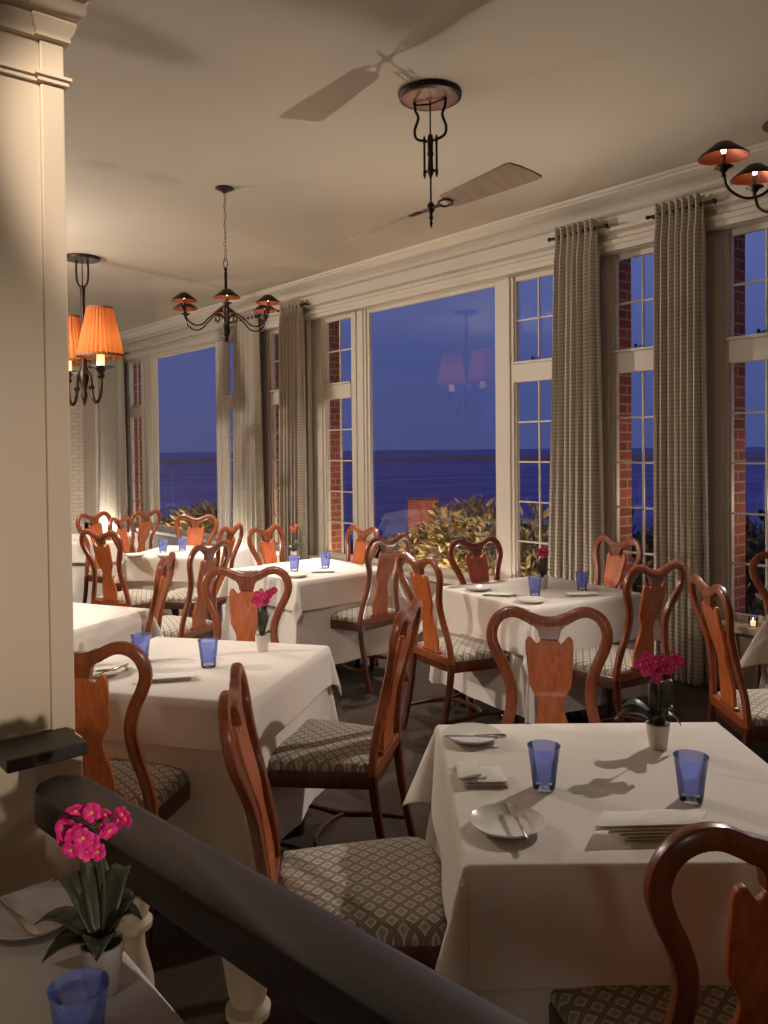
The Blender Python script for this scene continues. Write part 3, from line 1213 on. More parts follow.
def orchid(loc, rz, label, H, flowers, leaves, petal, pot_r=.033, pot_h=.072, sz=.0185, lz=1.0):
    t = thing('potted_orchid', label, 'plant', loc, rz, None)
    bm = bmesh.new()
    k_ = pot_r / .033
    lathe(bm, [(0, 0), (.0235 * k_, 0), (.025 * k_, .002), (.033 * k_, pot_h - .002), (.034 * k_, pot_h), (.031 * k_, pot_h), (.029 * k_, pot_h - .012), (0, pot_h - .012)], 28)
    obj('pot', bm, M['pot'], t)
    bm = bmesh.new(); lathe(bm, [(0, pot_h - .006), (.0295 * k_, pot_h - .011)], 20)
    obj('soil', bm, M['soil'], t)
    for (az, ln, wd, ri, dr) in leaves:
        bm = bmesh.new(); leaf(bm, (0, 0, pot_h - .008), math.radians(az), ln * lz, wd * 1.45, ri, dr)
        o = obj('leaf', bm, M['leaf'], t)
        md = o.modifiers.new('thick', 'SOLIDIFY'); md.thickness = .0016
    cx = sum(f[0] for f in flowers) / len(flowers); cz = sum(f[2] for f in flowers) / len(flowers)
    bm = bmesh.new()
    P = catmull([(0, 0, pot_h - .01), (.004, .002, (pot_h + cz) / 2), (cx * .5, .004, cz - .012), (cx, .002, cz + .005)], 5)
    tube(bm, P, .0022, 6)
    Q_ = P[-3]
    for (fx, fy, fz, fr, frx) in flowers:
        tube(bm, [Q_, ((fx + Q_.x) / 2, fy / 2 + .006, (fz + Q_.z) / 2 + .004), (fx, fy + .003, fz)], .0010, 5)
    obj('stem', bm, M['stem'], t)
    bp_ = None
    for (fx, fy, fz, fr, frx) in flowers:
        if bp_ is None:
            o = obj('blossom', blossom_bm(sz), petal, t); bp_ = o
            bm = bmesh.new(); lathe(bm, [(0, -.3 * sz), (.16 * sz, -.15 * sz), (.2 * sz, .05 * sz), (0, .15 * sz)], 8)
            bm.transform(Matrix.Rotation(PI / 2, 4, 'X'))
            cc = obj('throat', bm, M['petal_c'], o)
            cc.location = (0, -sz * .12, 0)
            tc_ = cc
        else:
            o = bp_.copy(); C.objects.link(o); o.parent = t
            c2 = tc_.copy(); C.objects.link(c2); c2.parent = o
        o.location = (fx, fy, fz)
        o.rotation_euler = (frx, fr, random.uniform(-.7, .7))
        s_ = random.uniform(.85, 1.1); o.scale = (s_, s_, s_)
    return t


def cluster(cx, cz, spx, spz, n, extra=()):
    rnd = random.Random(n * 7 + int(cx * 1e4))
    out = []
    for i in range(n):
        a = i * 2.4
        r = math.sqrt((i + .5) / n)
        out.append((cx + math.cos(a) * r * spx, rnd.uniform(-.024, .024), cz + math.sin(a) * r * spz, rnd.uniform(-.9, .9), rnd.uniform(-.6, .6)))
    return out + [(x, 0, z, .3, .1) for x, z in extra]


RC = AZ            # front faces camera
p = W(658, 748, SURF)
orchid((p.x, p.y, SURF), RC, 'magenta orchid in a white pot at the back of the nearest table', .2,
       cluster(-.005, .236, .042, .030, 17, [(.056, .256), (.062, .246), (-.05, .242)]),
       [(185, .13, .017, .055, .03), (160, .10, .016, .07, .02), (60, .08, .024, .12, .01), (300, .05, .016, .06, .0), (5, .07, .012, .05, .05), (230, .05, .02, .05, .03)], M['petal'])
p = W(262.5, 651, SURF)
orchid((p.x, p.y, SURF), RC, 'small magenta orchid in a grey pot at the back right of the second table', .2,
       cluster(-.005, .225, .036, .028, 9, [(.04, .255), (.052, .262), (.03, .25)]),
       [(75, .03, .014, .11, -.02), (110, .04, .012, .1, -.02), (60, .05, .012, .09, 0), (0, .06, .010, .03, .03), (250, .04, .012, .05, 0)], M['petal'], pot_r=.030)
p = W(542.5, 588, SURF)
orchid((p.x, p.y, SURF), RC, 'magenta orchid on the corner-on table against the window frame', .2,
       cluster(.004, .22, .024, .022, 9),
       [(75, .04, .016, .10, -.02), (110, .05, .014, .09, 0), (30, .06, .014, .06, .02), (180, .06, .014, .05, .02), (270, .04, .012, .06, 0)], M['petal'], pot_r=.036)
p = W(294, 560, SURF)
orchid((p.x, p.y, SURF), RC, 'coral-flowered orchid between the tumblers on the table by the brick-framed window', .2,
       cluster(-.0, .255, .035, .018, 4),
       [(75, .07, .012, .08, -.0), (140, .08, .012, .05, 0), (20, .08, .012, .06, 0), (190, .06, .012, .04, .02), (270, .04, .012, .06, 0)], M['petal_o'], pot_r=.028)
p = W(103, 990, SURF)
orchid((p.x, p.y, SURF), RC, 'magenta orchid in the left foreground in front of the dark handrail', .2,
       cluster(-.026, .258, .042, .034, 19, [(.036, .285), (.030, .275), (.042, .278)]),
       [(172, .13, .016, .05, .02), (150, .13, .015, .10, .02), (120, .12, .015, .12, .03), (45, .08, .018, .07, .02), (10, .07, .016, .06, .02), (205, .10, .018, .03, .03), (280, .06, .018, .04, .03), (78, .10, .014, .11, .03)], M['petal'], pot_r=.0335, pot_h=.08, sz=.0165, lz=.9)


# little candle and white orchid on the right window sill
p = WX(753, 632, 5.25)
t = thing('votive_candle', 'tiny lit candle in a glass on the sill of the rightmost window', 'candle', (5.25, p.y, SILL))
bm = bmesh.new(); lathe(bm, [(0, .002), (.024, .002), (.028, .06), (.030, .06), (.026, 0), (0, 0)], 20)
obj('glass_cup', bm, M['cleartumbler'], t)
bm = bmesh.new(); lathe(bm, [(0, .003), (.021, .003), (.022, .03), (0, .028)], 16)
obj('wax', bm, M['candle'], t)
bm = bmesh.new(); lathe(bm, [(0, .03), (.004, .036), (.003, .046), (0, .055)], 8)
obj('flame', bm, M['bulb'], t)
orchid((5.29, p.y - .05, SILL), RC, 'small white orchid beside the candle on the right window sill', .2,
       cluster(-.01, .20, .03, .02, 5),
       [(75, .04, .014, .10, -.02), (110, .05, .012, .09, 0), (0, .06, .012, .05, .02), (190, .06, .012, .05, .02)], M['china'], pot_r=.028)


# ------------------------------------------------------------ curtains
def curtain(pxa, pxb, pbA, pbB, zt, zb, nf, label, seed, X=5.10):
    ya, yb_ = WX(pxa, 300, X).y, WX(pxb, 300, X).y
    yA, yB = WX(pbA, 560, X).y, WX(pbB, 560, X).y
    yc = (ya + yb_) / 2
    t = thing('curtain', label, 'curtain', (X, yc, 0))
    rnd = random.Random(seed)
    ph = [rnd.uniform(-.4, .4) for _ in range(40)]
    am = [rnd.uniform(.7, 1.2) for _ in range(40)]
    bm = bmesh.new()
    nu, nv = nf * 10, 26
    rows = []
    for j in range(nv + 1):
        v = j / nv
        z = zt - (zt - zb) * v
        y0 = ya + (yA - ya) * v ** 1.3
        y1 = yb_ + (yB - yb_) * v ** 1.3
        row = []
        for i in range(nu + 1):
            u = i / nu
            fi = u * nf
            k_ = int(min(fi, nf - 1))
            amp = .04 * am[k_] * (1.0 if v > .05 else .75 + v * 5) * (1 + .5 * v)
            if .015 < v < .05:
                amp *= .6
            x = -amp * math.sin(2 * PI * fi + ph[k_] * math.sin(PI * (fi % 1)) + .5 * math.sin(v * 2.2 + seed))
            y = y0 + (y1 - y0) * u + .012 * math.sin(4 * PI * fi) * v - yc
            row.append(bm.verts.new((x, y, z + (.012 * math.sin(2 * PI * fi * 1.0) if j == 0 else 0))))
        rows.append(row)
    for j in range(nv):
        for i in range(nu):
            bm.faces.new((rows[j][i], rows[j][i + 1], rows[j + 1][i + 1], rows[j + 1][i]))
    o = obj('drape', bm, M['curtain'], t)
    md = o.modifiers.new('thick', 'SOLIDIFY'); md.thickness = .003
    bm = bmesh.new()
    tube(bm, [(.0, ya - yc + .07, zt - .06), (.0, yb_ - yc - .07, zt - .06)], .011, 10)
    for e in (ya - yc + .07, yb_ - yc - .07):
        lathe(bm, [(0, -.018), (.014, -.01), (.018, 0), (.014, .01), (0, .018)], 10, (0, e, zt - .06))
    tube(bm, [(0, ya - yc + .05, zt - .06), (WFACE - X, ya - yc + .05, zt - .06)], .007, 8)
    tube(bm, [(0, yb_ - yc - .05, zt - .06), (WFACE - X, yb_ - yc - .05, zt - .06)], .007, 8)
    obj('curtain_rod', bm, M['iron'], t)
    for q in range(nf + 1):
        yy = ya + (yb_ - ya) * (q + .25) / (nf + .5) - yc
        bm = bmesh.new()
        ringp = [(.0 + .019 * math.cos(a), yy, zt - .06 + .019 * math.sin(a)) for a in [2 * PI * i / 12 for i in range(13)]]
        tube(bm, ringp, .003, 6, cap=False)
        obj('curtain_ring', bm, M['iron'], t)
    return t


curtain(657, 704, 659, 706, 3.27, .03, 7, 'rightmost striped curtain, between the two right-hand windows', 1)
curtain(557, 598, 550, 601, 3.29, .03, 7, 'broad pale curtain right of the large picture window', 2)
curtain(281, 302, 283, 304, 3.27, .03, 6, 'slim curtain left of the brick-framed narrow window', 3)
curtain(234, 257, 235, 263, 3.27, .03, 6, 'curtain behind the iron chandelier, right of the left picture window', 4)
curtain(102, 121, 102, 128, 3.22, .03, 5, 'farthest curtain, just right of the orange lampshade', 5)


# ------------------------------------------------------------ ceiling fan
def fan():
    c = W(430, 93, CEIL)
    t = thing('ceiling_fan', 'old-fashioned two-blade ceiling fan hanging from a round bronze plate', 'fan', (c.x, c.y, CEIL))
    bm = bmesh.new()
    lathe(bm, [(0, 0), (.160, 0), (.165, -.012), (.160, -.028), (.145, -.034)], 40)
    obj('canopy_rim', bm, M['iron'], t)
    bm = bmesh.new(); lathe(bm, [(.150, -.030), (.12, -.036), (0, -.038)], 40)
    obj('canopy', bm, M['bronze_disc'], t)
    ux = cw(.9, -.35).normalized()
    bm = bmesh.new()
    for s in (-1, 1):
        P = catmull([ux * (s * .085) + Vector((0, 0, -.036)), ux * (s * .08) + Vector((0, 0, -.08)), ux * (s * .065) + Vector((0, 0, -.12)), ux * (s * .085) + Vector((0, 0, -.18)), ux * (s * .075) + Vector((0, 0, -.225)), ux * (s * .025) + Vector((0, 0, -.245))], 4)
        tube(bm, P, .0075, 8)
    tube(bm, [ux * -.085 + Vector((0, 0, -.05)), Vector((0, 0, -.058)), ux * .085 + Vector((0, 0, -.04))], .005, 8)
    tube(bm, [(0, 0, -.03), (0, 0, -.25)], .004, 8)
    obj('bracket', bm, M['iron'], t)
    bm = bmesh.new()
    lathe(bm, [(0, -.21), (.012, -.215), (.016, -.235), (.014, -.30), (.018, -.315), (.012, -.33), (.016, -.39), (.02, -.40), (.012, -.42), (.005, -.44), (.005, -.56), (.014, -.565), (.02, -.58), (.02, -.60), (.01, -.615), (.008, -.63), (.013, -.64), (.006, -.655), (.009, -.67), (.003, -.69), (0, -.695)], 14)
    for k_ in (-1, 1):
        o_ = ux * (.033 * k_)
        P = [o_ + Vector((0, 0, z)) for z in (-.215, -.235, -.26, -.39, -.41, -.435)]
        tube(bm, P, [.002, .009, .006, .006, .009, .003], 8)
    for z in (-.245, -.40):
        tube(bm, [ux * -.035 + Vector((0, 0, z)), ux * .035 + Vector((0, 0, z))], .007, 8)
    obj('motor_rod', bm, M['iron'], t)
    bd = cw(.57, -.82).normalized()
    for s in (1, -1):
        d = bd * s
        sd = Vector((-d.y, d.x, 0))
        pitch = math.radians(-20)
        wv = sd * math.cos(pitch) + Vector((0, 0, 1)) * math.sin(pitch)
        zc = -.585
        bm = bmesh.new()
        outl = [(.12, .030), (.135, .052), (.3, .062), (.5, .072), (.66, .080), (.69, .074)]
        up_, lo_ = [], []
        L_ = [(r, w) for r, w in outl]
        ringsT = []
        for (r, w) in L_:
            row = []
            for q in (-1, -.4, .4, 1):
                rr_ = r + (.03 * q if r > .6 else 0)
                pt = d * rr_ + wv * (w * q) + Vector((0, 0, zc + .006 * (1 - q * q)))
                row.append(pt)
            ringsT.append(row)
        for off in (0, -.008):
            rs = [[bm.verts.new(p_ + Vector((0, 0, off))) for p_ in row] for row in ringsT]
            for a, b in zip(rs, rs[1:]):
                for j in range(3):
                    bm.faces.new((a[j], a[j + 1], b[j + 1], b[j]))
            if off == 0:
                ra = rs
            else:
                rb = rs
        nR = len(ra)
        for i in range(nR - 1):
            for j in (0, 3):
                bm.faces.new((ra[i][j], ra[i + 1][j], rb[i + 1][j], rb[i][j]))
        for i in (0, nR - 1):
            for j in range(3):
                bm.faces.new((ra[i][j], ra[i][j + 1], rb[i][j + 1], rb[i][j]))
        o = obj('blade', bm, M['blade'], t)
        bm = bmesh.new()
        z_ = Vector((0, 0, zc - .008))
        tube(bm, [z_ + d * .01, z_ + d * .06, z_ + d * .08], [.008, .010, .006], 8)
        for q in (-1, 1):
            tube(bm, catmull([z_ + d * .07, z_ + d * .09 + wv * (.022 * q), z_ + d * .14 + wv * (.024 * q), z_ + d * .165 + wv * (.004 * q)], 4), .006, 6)
        obj('blade_iron', bm, M['iron'], o)
    return c


fanc = fan()


# ------------------------------------------------------------ chandeliers
def point(name, loc, power, col=(1, .72, .45), r=.02):
    l = bpy.data.lights.new(name, 'POINT')
    l.energy = power; l.color = col; l.shadow_soft_size = r
    o = bpy.data.objects.new(name, l)
    o.location = loc
    C.objects.link(o)
    return o


def spot(name, loc, target, power, ang, col=(1, .8, .58), r=.05, blend=.5):
    l = bpy.data.lights.new(name, 'SPOT')
    l.energy = power; l.color = col; l.shadow_soft_size = r
    l.spot_size = math.radians(ang); l.spot_blend = blend
    o = bpy.data.objects.new(name, l)
    o.location = loc
    o.rotation_euler = (Vector(target) - Vector(loc)).to_track_quat('-Z', 'Y').to_euler()
    C.objects.link(o)
    return o


def make_chandelier(label, top):
    """origin at shade height centre; parts in local coords; top = height of the ceiling above origin"""
    t = thing('chandelier', label, 'chandelier', group='dark iron chandeliers')
    bm = bmesh.new(); lathe(bm, [(0, top), (.062, top), (.066, top - .008), (.03, top - .022), (.012, top - .035), (0, top - .036)], 24)
    obj('canopy', bm, M['iron'], t)
    bm = bmesh.new()
    z = top - .03
    z_end = .30
    nl = 22
    ll = (z - z_end) / nl
    for i in range(nl):
        c = Vector((.003 * math.sin(i * 1.1), .003 * math.cos(i * .9), z - ll * (i + .5)))
        a0_ = (i % 2) * PI / 2
        pts = []
        for k_ in range(9):
            a = 2 * PI * k_ / 8
            w = .0075 * math.cos(a)
            pts.append(c + Vector((w * math.cos(a0_), w * math.sin(a0_), (ll * .72) * math.sin(a))))
        tube(bm, pts, .0018, 5, cap=False)
    pts = [Vector((.014 * math.cos(a), 0, .285 + .032 * math.sin(a))) for a in [2 * PI * i / 14 for i in range(15)]]
    tube(bm, pts, .0032, 6, cap=False)
    obj('chain', bm, M['iron'], t)
    bm = bmesh.new()
    lathe(bm, [(0, .256), (.008, .255), (.014, .245), (.008, .232), (.011, .22), (.011, .02), (.022, .01), (.022, -.04), (.018, -.05), (.022, -.06), (.026, -.13), (.02, -.15), (.026, -.16), (.026, -.20), (.014, -.225), (.018, -.24), (.008, -.262), (0, -.27)], 16)
    obj('stem', bm, M['iron'], t)
    arm0 = None
    for k_ in range(6):
        ang = math.radians(30 + 60 * k_)
        if arm0 is None:
            bm = bmesh.new()
            P = catmull([(.02, 0, -.10), (.05, 0, -.075), (.09, 0, -.075), (.14, 0, -.11), (.19, 0, -.155), (.25, 0, -.165), (.305, 0, -.13), (.325, 0, -.075)], 5)
            tube(bm, P, .0055, 8)
            sc = []
            for i in range(16):
                a = i / 15 * 3.6 * PI / 2
                rr = .026 * (1 - i / 20)
                sc.append((.075 + rr * math.cos(a + PI / 2 + .4) * 1, 0, -.105 + rr * math.sin(a + PI / 2 + .4)))
            tube(bm, sc, .0035, 6)
            lathe(bm, [(0, -.085), (.010, -.08), (.006, -.07), (.018, -.055), (.034, -.048), (.034, -.045), (.006, -.045), (0, -.045)], 16, (.325, 0, 0))
            a_ = obj('arm', bm, M['iron'], t)
            bm = bmesh.new(); lathe(bm, [(0, -.05), (.010, -.05), (.010, -.002), (.0085, .0), (0, .0)], 12, (.325, 0, 0))
            cd = obj('candle_sleeve', bm, M['candle_w'], a_)
            bm = bmesh.new(); lathe(bm, [(0, 0), (.007, .004), (.009, .014), (.006, .026), (0, .034)], 10, (.325, 0, 0))
            bl = obj('bulb', bm, M['bulb'], a_)
            bm = bmesh.new()
            lathe(bm, [(.089, -.012), (.088, -.008), (.028, .040), (.020, .043), (0, .044)], 28, (.325, 0, 0))
            sh = obj('lamp_shade', bm, M['iron'], a_)
            bm = bmesh.new()
            lathe(bm, [(.0875, -.0125), (.087, -.0095), (.027, .037), (0, .041)], 28, (.325, 0, 0))
            sn = obj('shade_lining', bm, M['copper'], a_)
            arm0 = a_
        else:
            a_ = arm0.copy(); C.objects.link(a_); a_.parent = t
            for ch in (cd, bl, sh, sn):
                q = ch.copy(); C.objects.link(q); q.parent = a_
        a_.rotation_euler = (0, 0, ang)
    return t


cz_ = 2.64
c1 = W(224.5, 188, CEIL)
chd = make_chandelier('complete iron chandelier hanging on its chain before the left picture window', CEIL - cz_)
# hexagon aligned so that two arms point away to left and right of the view at 30 degrees
chd.location = (c1.x, c1.y, cz_); chd.rotation_euler = (0, 0, AZ + math.radians(12))
ch2 = copy_tree(chd)
c2 = cw(1.57, 2.95)
ch2.location = (c2.x, c2.y, 2.68); ch2.rotation_euler = (0, 0, AZ + math.radians(17))
ch2['label'] = 'iron chandelier cut off by the right edge, only two copper-lined shades showing'
for cc in (chd, ch2):
    for k_ in range(6):
        a = cc.rotation_euler.z + math.radians(30 + 60 * k_)
        point('bulb_light', (cc.location.x + .325 * math.cos(a), cc.location.y + .325 * math.sin(a), cc.location.z + .012), .6, r=.012)


def pleated_lamp():
    c = W(82, 257, CEIL)
    t = thing('pleated_chandelier', 'ceiling light with glowing pleated orange shades, half hidden by the pillar', 'ceiling light', (c.x, c.y, 0))
    bm = bmesh.new()
    lathe(bm, [(0, CEIL), (.160, CEIL), (.165, CEIL - .012), (.155, CEIL - .03), (0, CEIL - .035)], 32)
    obj('canopy', bm, M['iron'], t)
    ux = cw(1, .1).normalized()
    bm = bmesh.new()
    for s in (-1, 1):
        P = catmull([ux * (s * .05) + Vector((0, 0, CEIL - .03)), ux * (s * .055) + Vector((0, 0, CEIL - .14)), ux * (s * .045) + Vector((0, 0, CEIL - .24)), ux * (s * .012) + Vector((0, 0, CEIL - .29))], 4)
        tube(bm, P, .010, 8)
    tube(bm, [(0, 0, CEIL - .03), (0, 0, CEIL - .28)], .005, 8)
    lathe(bm, [(0, CEIL - .26), (.022, CEIL - .27), (.026, CEIL - .30), (.02, CEIL - .4), (.022, 2.5), (.03, 2.42), (.05, 2.36), (.035, 2.26), (.02, 2.2), (.03, 2.15), (.012, 2.08), (0, 2.05)], 16)
    obj('stem', bm, M['iron'], t)
    arm0 = None
    for k_ in range(2):
        if arm0 is None:
            bm = bmesh.new()
            R0 = .33
            P = catmull([(.02, 0, 2.34), (.07, 0, 2.365), (.12, 0, 2.33), (.145, 0, 2.22), (.175, 0, 2.12), (.235, 0, 2.075), (.30, 0, 2.11), (R0, 0, 2.20), (R0, 0, 2.31)], 5)
            tube(bm, P, .015, 10)
            lathe(bm, [(0, -.03), (.02, -.02), (.032, 0), (.02, .02), (0, .03)], 12, (.147, 0, 2.22))
            lathe(bm, [(0, 2.28), (.02, 2.285), (.035, 2.31), (.022, 2.34), (.05, 2.375), (.115, 2.39), (.115, 2.397), (.02, 2.40), (0, 2.40)], 20, (R0, 0, 0))
            a_ = obj('arm', bm, M['iron'], t)
            bm = bmesh.new(); lathe(bm, [(0, 2.40), (.036, 2.40), (.034, 2.53), (.03, 2.54), (0, 2.54)], 16, (R0, 0, 0))
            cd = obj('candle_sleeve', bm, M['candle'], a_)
            bm = bmesh.new(); lathe(bm, [(0, 2.54), (.02, 2.56), (.026, 2.6), (.014, 2.66), (0, 2.68)], 12, (R0, 0, 0))
            bl = obj('bulb', bm, M['bulb'], a_)
            bm = bmesh.new()
            lathe(bm, [(.205, 2.49), (.112, 2.93)], 180, (R0, 0, 0), ripple=.045, nr=30)
            sh = obj('lamp_shade', bm, M['shade'], a_)
            bm = bmesh.new()
            lathe(bm, [(.203, 2.485), (.212, 2.485), (.208, 2.51), (.199, 2.51), (.203, 2.485)], 48, (R0, 0, 0))
            sn = obj('shade_trim', bm, M['shade_in'], a_)
            bm = bmesh.new()
            lathe(bm, [(.108, 2.92), (.118, 2.92), (.115, 2.94), (.106, 2.94), (.108, 2.92)], 48, (R0, 0, 0))
            sn2 = obj('shade_trim', bm, M['shade_in'], a_)
            arm0 = a_
        else:
            a_ = arm0.copy(); C.objects.link(a_); a_.parent = t
            for ch in (cd, bl, sh, sn, sn2):
                q = ch.copy(); C.objects.link(q); q.parent = a_
        ang = AZ + math.radians(-44 + 180 * k_)
        a_.rotation_euler = (0, 0, ang)
        point('bulb_light', (c.x + .33 * math.cos(ang), c.y + .33 * math.sin(ang), 2.62), 5, r=.03)


pleated_lamp()

# ------------------------------------------------------------ outside
bm = bmesh.new()
S_ = 30000
vs = [bm.verts.new(v) for v in ((-S_, -S_, -18.4), (S_, -S_, -18.4), (S_, S_, -18.4), (-S_, S_, -18.4))]
bm.faces.new(vs)
o = obj('sea', bm, M['sea'], smooth=False); o['kind'] = 'structure'
# low sandbar on the horizon
bm = bmesh.new()
n = 60
top, bot, crest = [], [], []
for i in range(n + 1):
    x = -3500 + 7000 * i / n
    y0 = 1250 + 90 * math.sin(i * .7) + 60 * math.sin(i * 1.9)
    y1 = 2500 + 150 * math.sin(i * .4)
    a = cw(x, y0, -18.38); b = cw(x, y1, -18.38); m_ = cw(x, (y0 + y1) / 2, -16.9 + .5 * math.sin(i * .9))
    bot.append(bm.verts.new(a)); crest.append(bm.verts.new(m_)); top.append(bm.verts.new(b))
for i in range(n):
    bm.faces.new((bot[i], bot[i + 1], crest[i + 1], crest[i])); bm.faces.new((crest[i], crest[i + 1], top[i + 1], top[i]))
o = obj('sandbar', bm, M['sand']); o['kind'] = 'structure'
# garden bank
bm = bmesh.new()
n = 24
r0, r1, r2, r3 = [], [], [], []
for i in range(n + 1):
    y = -8 + 34 * i / n
    r0.append(bm.verts.new((5.45, y, -.35)))
    r1.append(bm.verts.new((9.0 + .5 * math.sin(i), y, -.5 + .1 * math.sin(i * 1.7))))
    r2.append(bm.verts.new((13.0 + .8 * math.sin(i * 2.1), y, -2.2)))
    r3.append(bm.verts.new((30, y + (y - 8) * .5, -18.5)))
for a, b in ((r0, r1), (r1, r2), (r2, r3)):
    for i in range(n):
        bm.faces.new((a[i], a[i + 1], b[i + 1], b[i]))
o = obj('garden_ground', bm, M['ground']); o['kind'] = 'structure'


def shrub(loc, h, w, nleaf, lf, label, seed, mat, name='laurel_shrub', cat='shrub', group=None, droop=.6, wide=.3):
    rnd = random.Random(seed)
    t = thing(name, label, cat, loc, 0, group)
    bm = bmesh.new()
    tips = []
    for k_ in range(12):
        a = rnd.uniform(0, 2 * PI); r = w * rnd.uniform(.2, .85)
        tip = Vector((math.cos(a) * r, math.sin(a) * r, h * rnd.uniform(.55, .95)))
        tube(bm, [(0, 0, 0), tip * .45 + Vector((0, 0, h * .1)), tip], [.016, .010, .004], 5)
        tips.append(tip)
    obj('branches', bm, M['twig'], t)
    bm = bmesh.new()
    for k_ in range(nleaf):
        th = rnd.uniform(0, 2 * PI); ct = rnd.uniform(-.25, 1)
        st = math.sqrt(max(0, 1 - ct * ct)); q = rnd.uniform(.55, 1.0) * (1 + .12 * math.sin(th * 3 + seed) + .1 * math.sin(ct * 7 + seed))
        c = Vector((w * q * st * math.cos(th), w * q * st * math.sin(th), h * .5 + h * .5 * q * ct))
        n_ = Vector((rnd.gauss(0, 1), rnd.gauss(0, 1), rnd.gauss(.5, 1))).normalized()
        d = Vector((math.cos(th) * st, math.sin(th) * st, rnd.uniform(-.2, .9))) + Vector((rnd.gauss(0, .5), rnd.gauss(0, .5), rnd.gauss(0, .4)))
        d.normalize()
        s_ = d.cross(n_)
        if s_.length < .1:
            continue
        s_.normalize()
        l_ = lf * rnd.uniform(.7, 1.3); ww = l_ * wide
        nn_ = s_.cross(d)
        pts = [c, c + d * l_ * .35 + s_ * ww * .5, c + d * l_ * .7 + s_ * ww * .42, c + d * l_ - nn_ * l_ * .08, c + d * l_ * .7 - s_ * ww * .42, c + d * l_ * .35 - s_ * ww * .5]
        mid1 = c + d * l_ * .35 - nn_ * ww * .15; mid2 = c + d * l_ * .7 - nn_ * ww * .15
        V_ = [bm.verts.new(p_) for p_ in pts]
        m1, m2 = bm.verts.new(mid1), bm.verts.new(mid2)
        bm.faces.new((V_[0], V_[1], m1)); bm.faces.new((V_[0], m1, V_[5]))
        bm.faces.new((V_[1], V_[2], m2, m1)); bm.faces.new((m1, m2, V_[4], V_[5]))
        bm.faces.new((V_[2], V_[3], m2)); bm.faces.new((m2, V_[3], V_[4]))
    obj('foliage', bm, mat, t, recalc=False)
    return t


gsh = 'leafy shrubs right outside the windows'
k_ = 0
for (y, x, h_, w_, n_, lf, lab) in [
    (5.75, 6.9, 1.15, .38, 520, .12, 'shrub seen through the narrow panes beside the broad pale curtain'),
    (6.35, 6.85, 1.22, .42, 700, .13, 'warmly lit shrub at the lower right corner of the large picture window'),
    (6.95, 6.95, 1.22, .42, 700, .13, 'lit shrub in the middle of the large window, below the brick chimney'),
    (7.65, 7.05, .95, .40, 420, .11, 'low shrub near the left edge of the large picture window'),
    (4.9, 7.6, 1.0, .42, 420, .12, 'dark shrub outside the window between the two right curtains'),
    (13.3, 7.1, .92, .50, 480, .18, 'lit shrub at the right end of the left picture window'),
    (14.3, 7.2, .78, .50, 480, .18, 'lit shrub in the middle of the left picture window'),
    (15.4, 7.2, .5, .50, 400, .16, 'shrub at the left end of the left picture window'),
    (3.7, 7.7, 1.15, .45, 480, .13, 'dim shrub outside the rightmost window')]:
    k_ += 1
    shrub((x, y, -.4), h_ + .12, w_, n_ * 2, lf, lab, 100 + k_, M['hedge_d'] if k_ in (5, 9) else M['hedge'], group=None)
for i, (px, D, top, w_, lab) in enumerate([(384, 20, 529, .55, 'small dark treetop left of the brick chimney'), (538, 20, 524, 1.5, 'dark treetop behind the small panes beside the pale curtain'),
                                           (640, 15, 531, 1.3, 'dark treetop behind the window between the right curtains'),
                                           (765, 19, 532, 1.7, 'dark treetop behind the rightmost window')]):
    g = W(px, top, 0); d_ = ray(px, top); q = CAM + d_ * (D / (d_.dot(cw(0, 1).normalized())))
    h_ = 4.5
    shrub((q.x, q.y, q.z - h_), h_, w_, 900, .35, lab, 300 + i, M['hedge_d'], name='dark_tree', cat='tree', wide=.45)

# neighbouring roof with brick chimney
D = 25
q = CAM + ray(423, 533) * (D / ray(423, 533).dot(cw(0, 1).normalized()))
q_house = q.copy()
hs = thing('neighbour_house', 'lower house outside with a slate roof and a square brick chimney', 'house', (q.x, q.y, 0), AZ)
bm = bmesh.new()
box(bm, -.46, .46, -.3, .3, q.z - 1.2, q.z + 1.02)
o = obj('chimney', bm, M['brick_far'], hs, smooth=False)
bm = bmesh.new()
box(bm, -.50, .50, -.34, .34, q.z + 1.02, q.z + 1.08)
obj('chimney_cap', bm, M['brick'], o)
bm = bmesh.new()
zr = q.z - .25
vsA = [bm.verts.new(v) for v in ((-2.2, .2, zr), (1.4, .2, zr), (2.2, -3.0, zr - 2.4), (-3.0, -3.0, zr - 2.4), (2.2, 3.4, zr - 2.4), (-3.0, 3.4, zr - 2.4))]
for f in ((0, 1, 2, 3), (1, 0, 5, 4), (0, 3, 5), (1, 4, 2), (3, 2, 4, 5)):
    bm.faces.new([vsA[i] for i in f])
obj('roof', bm, M['roof'], hs, smooth=False)
bm = bmesh.new(); box(bm, -2.8, 2.0, -2.8, 3.2, q.z - 8, zr - 2.3)
obj('house_walls', bm, M['brick'], hs, smooth=False)


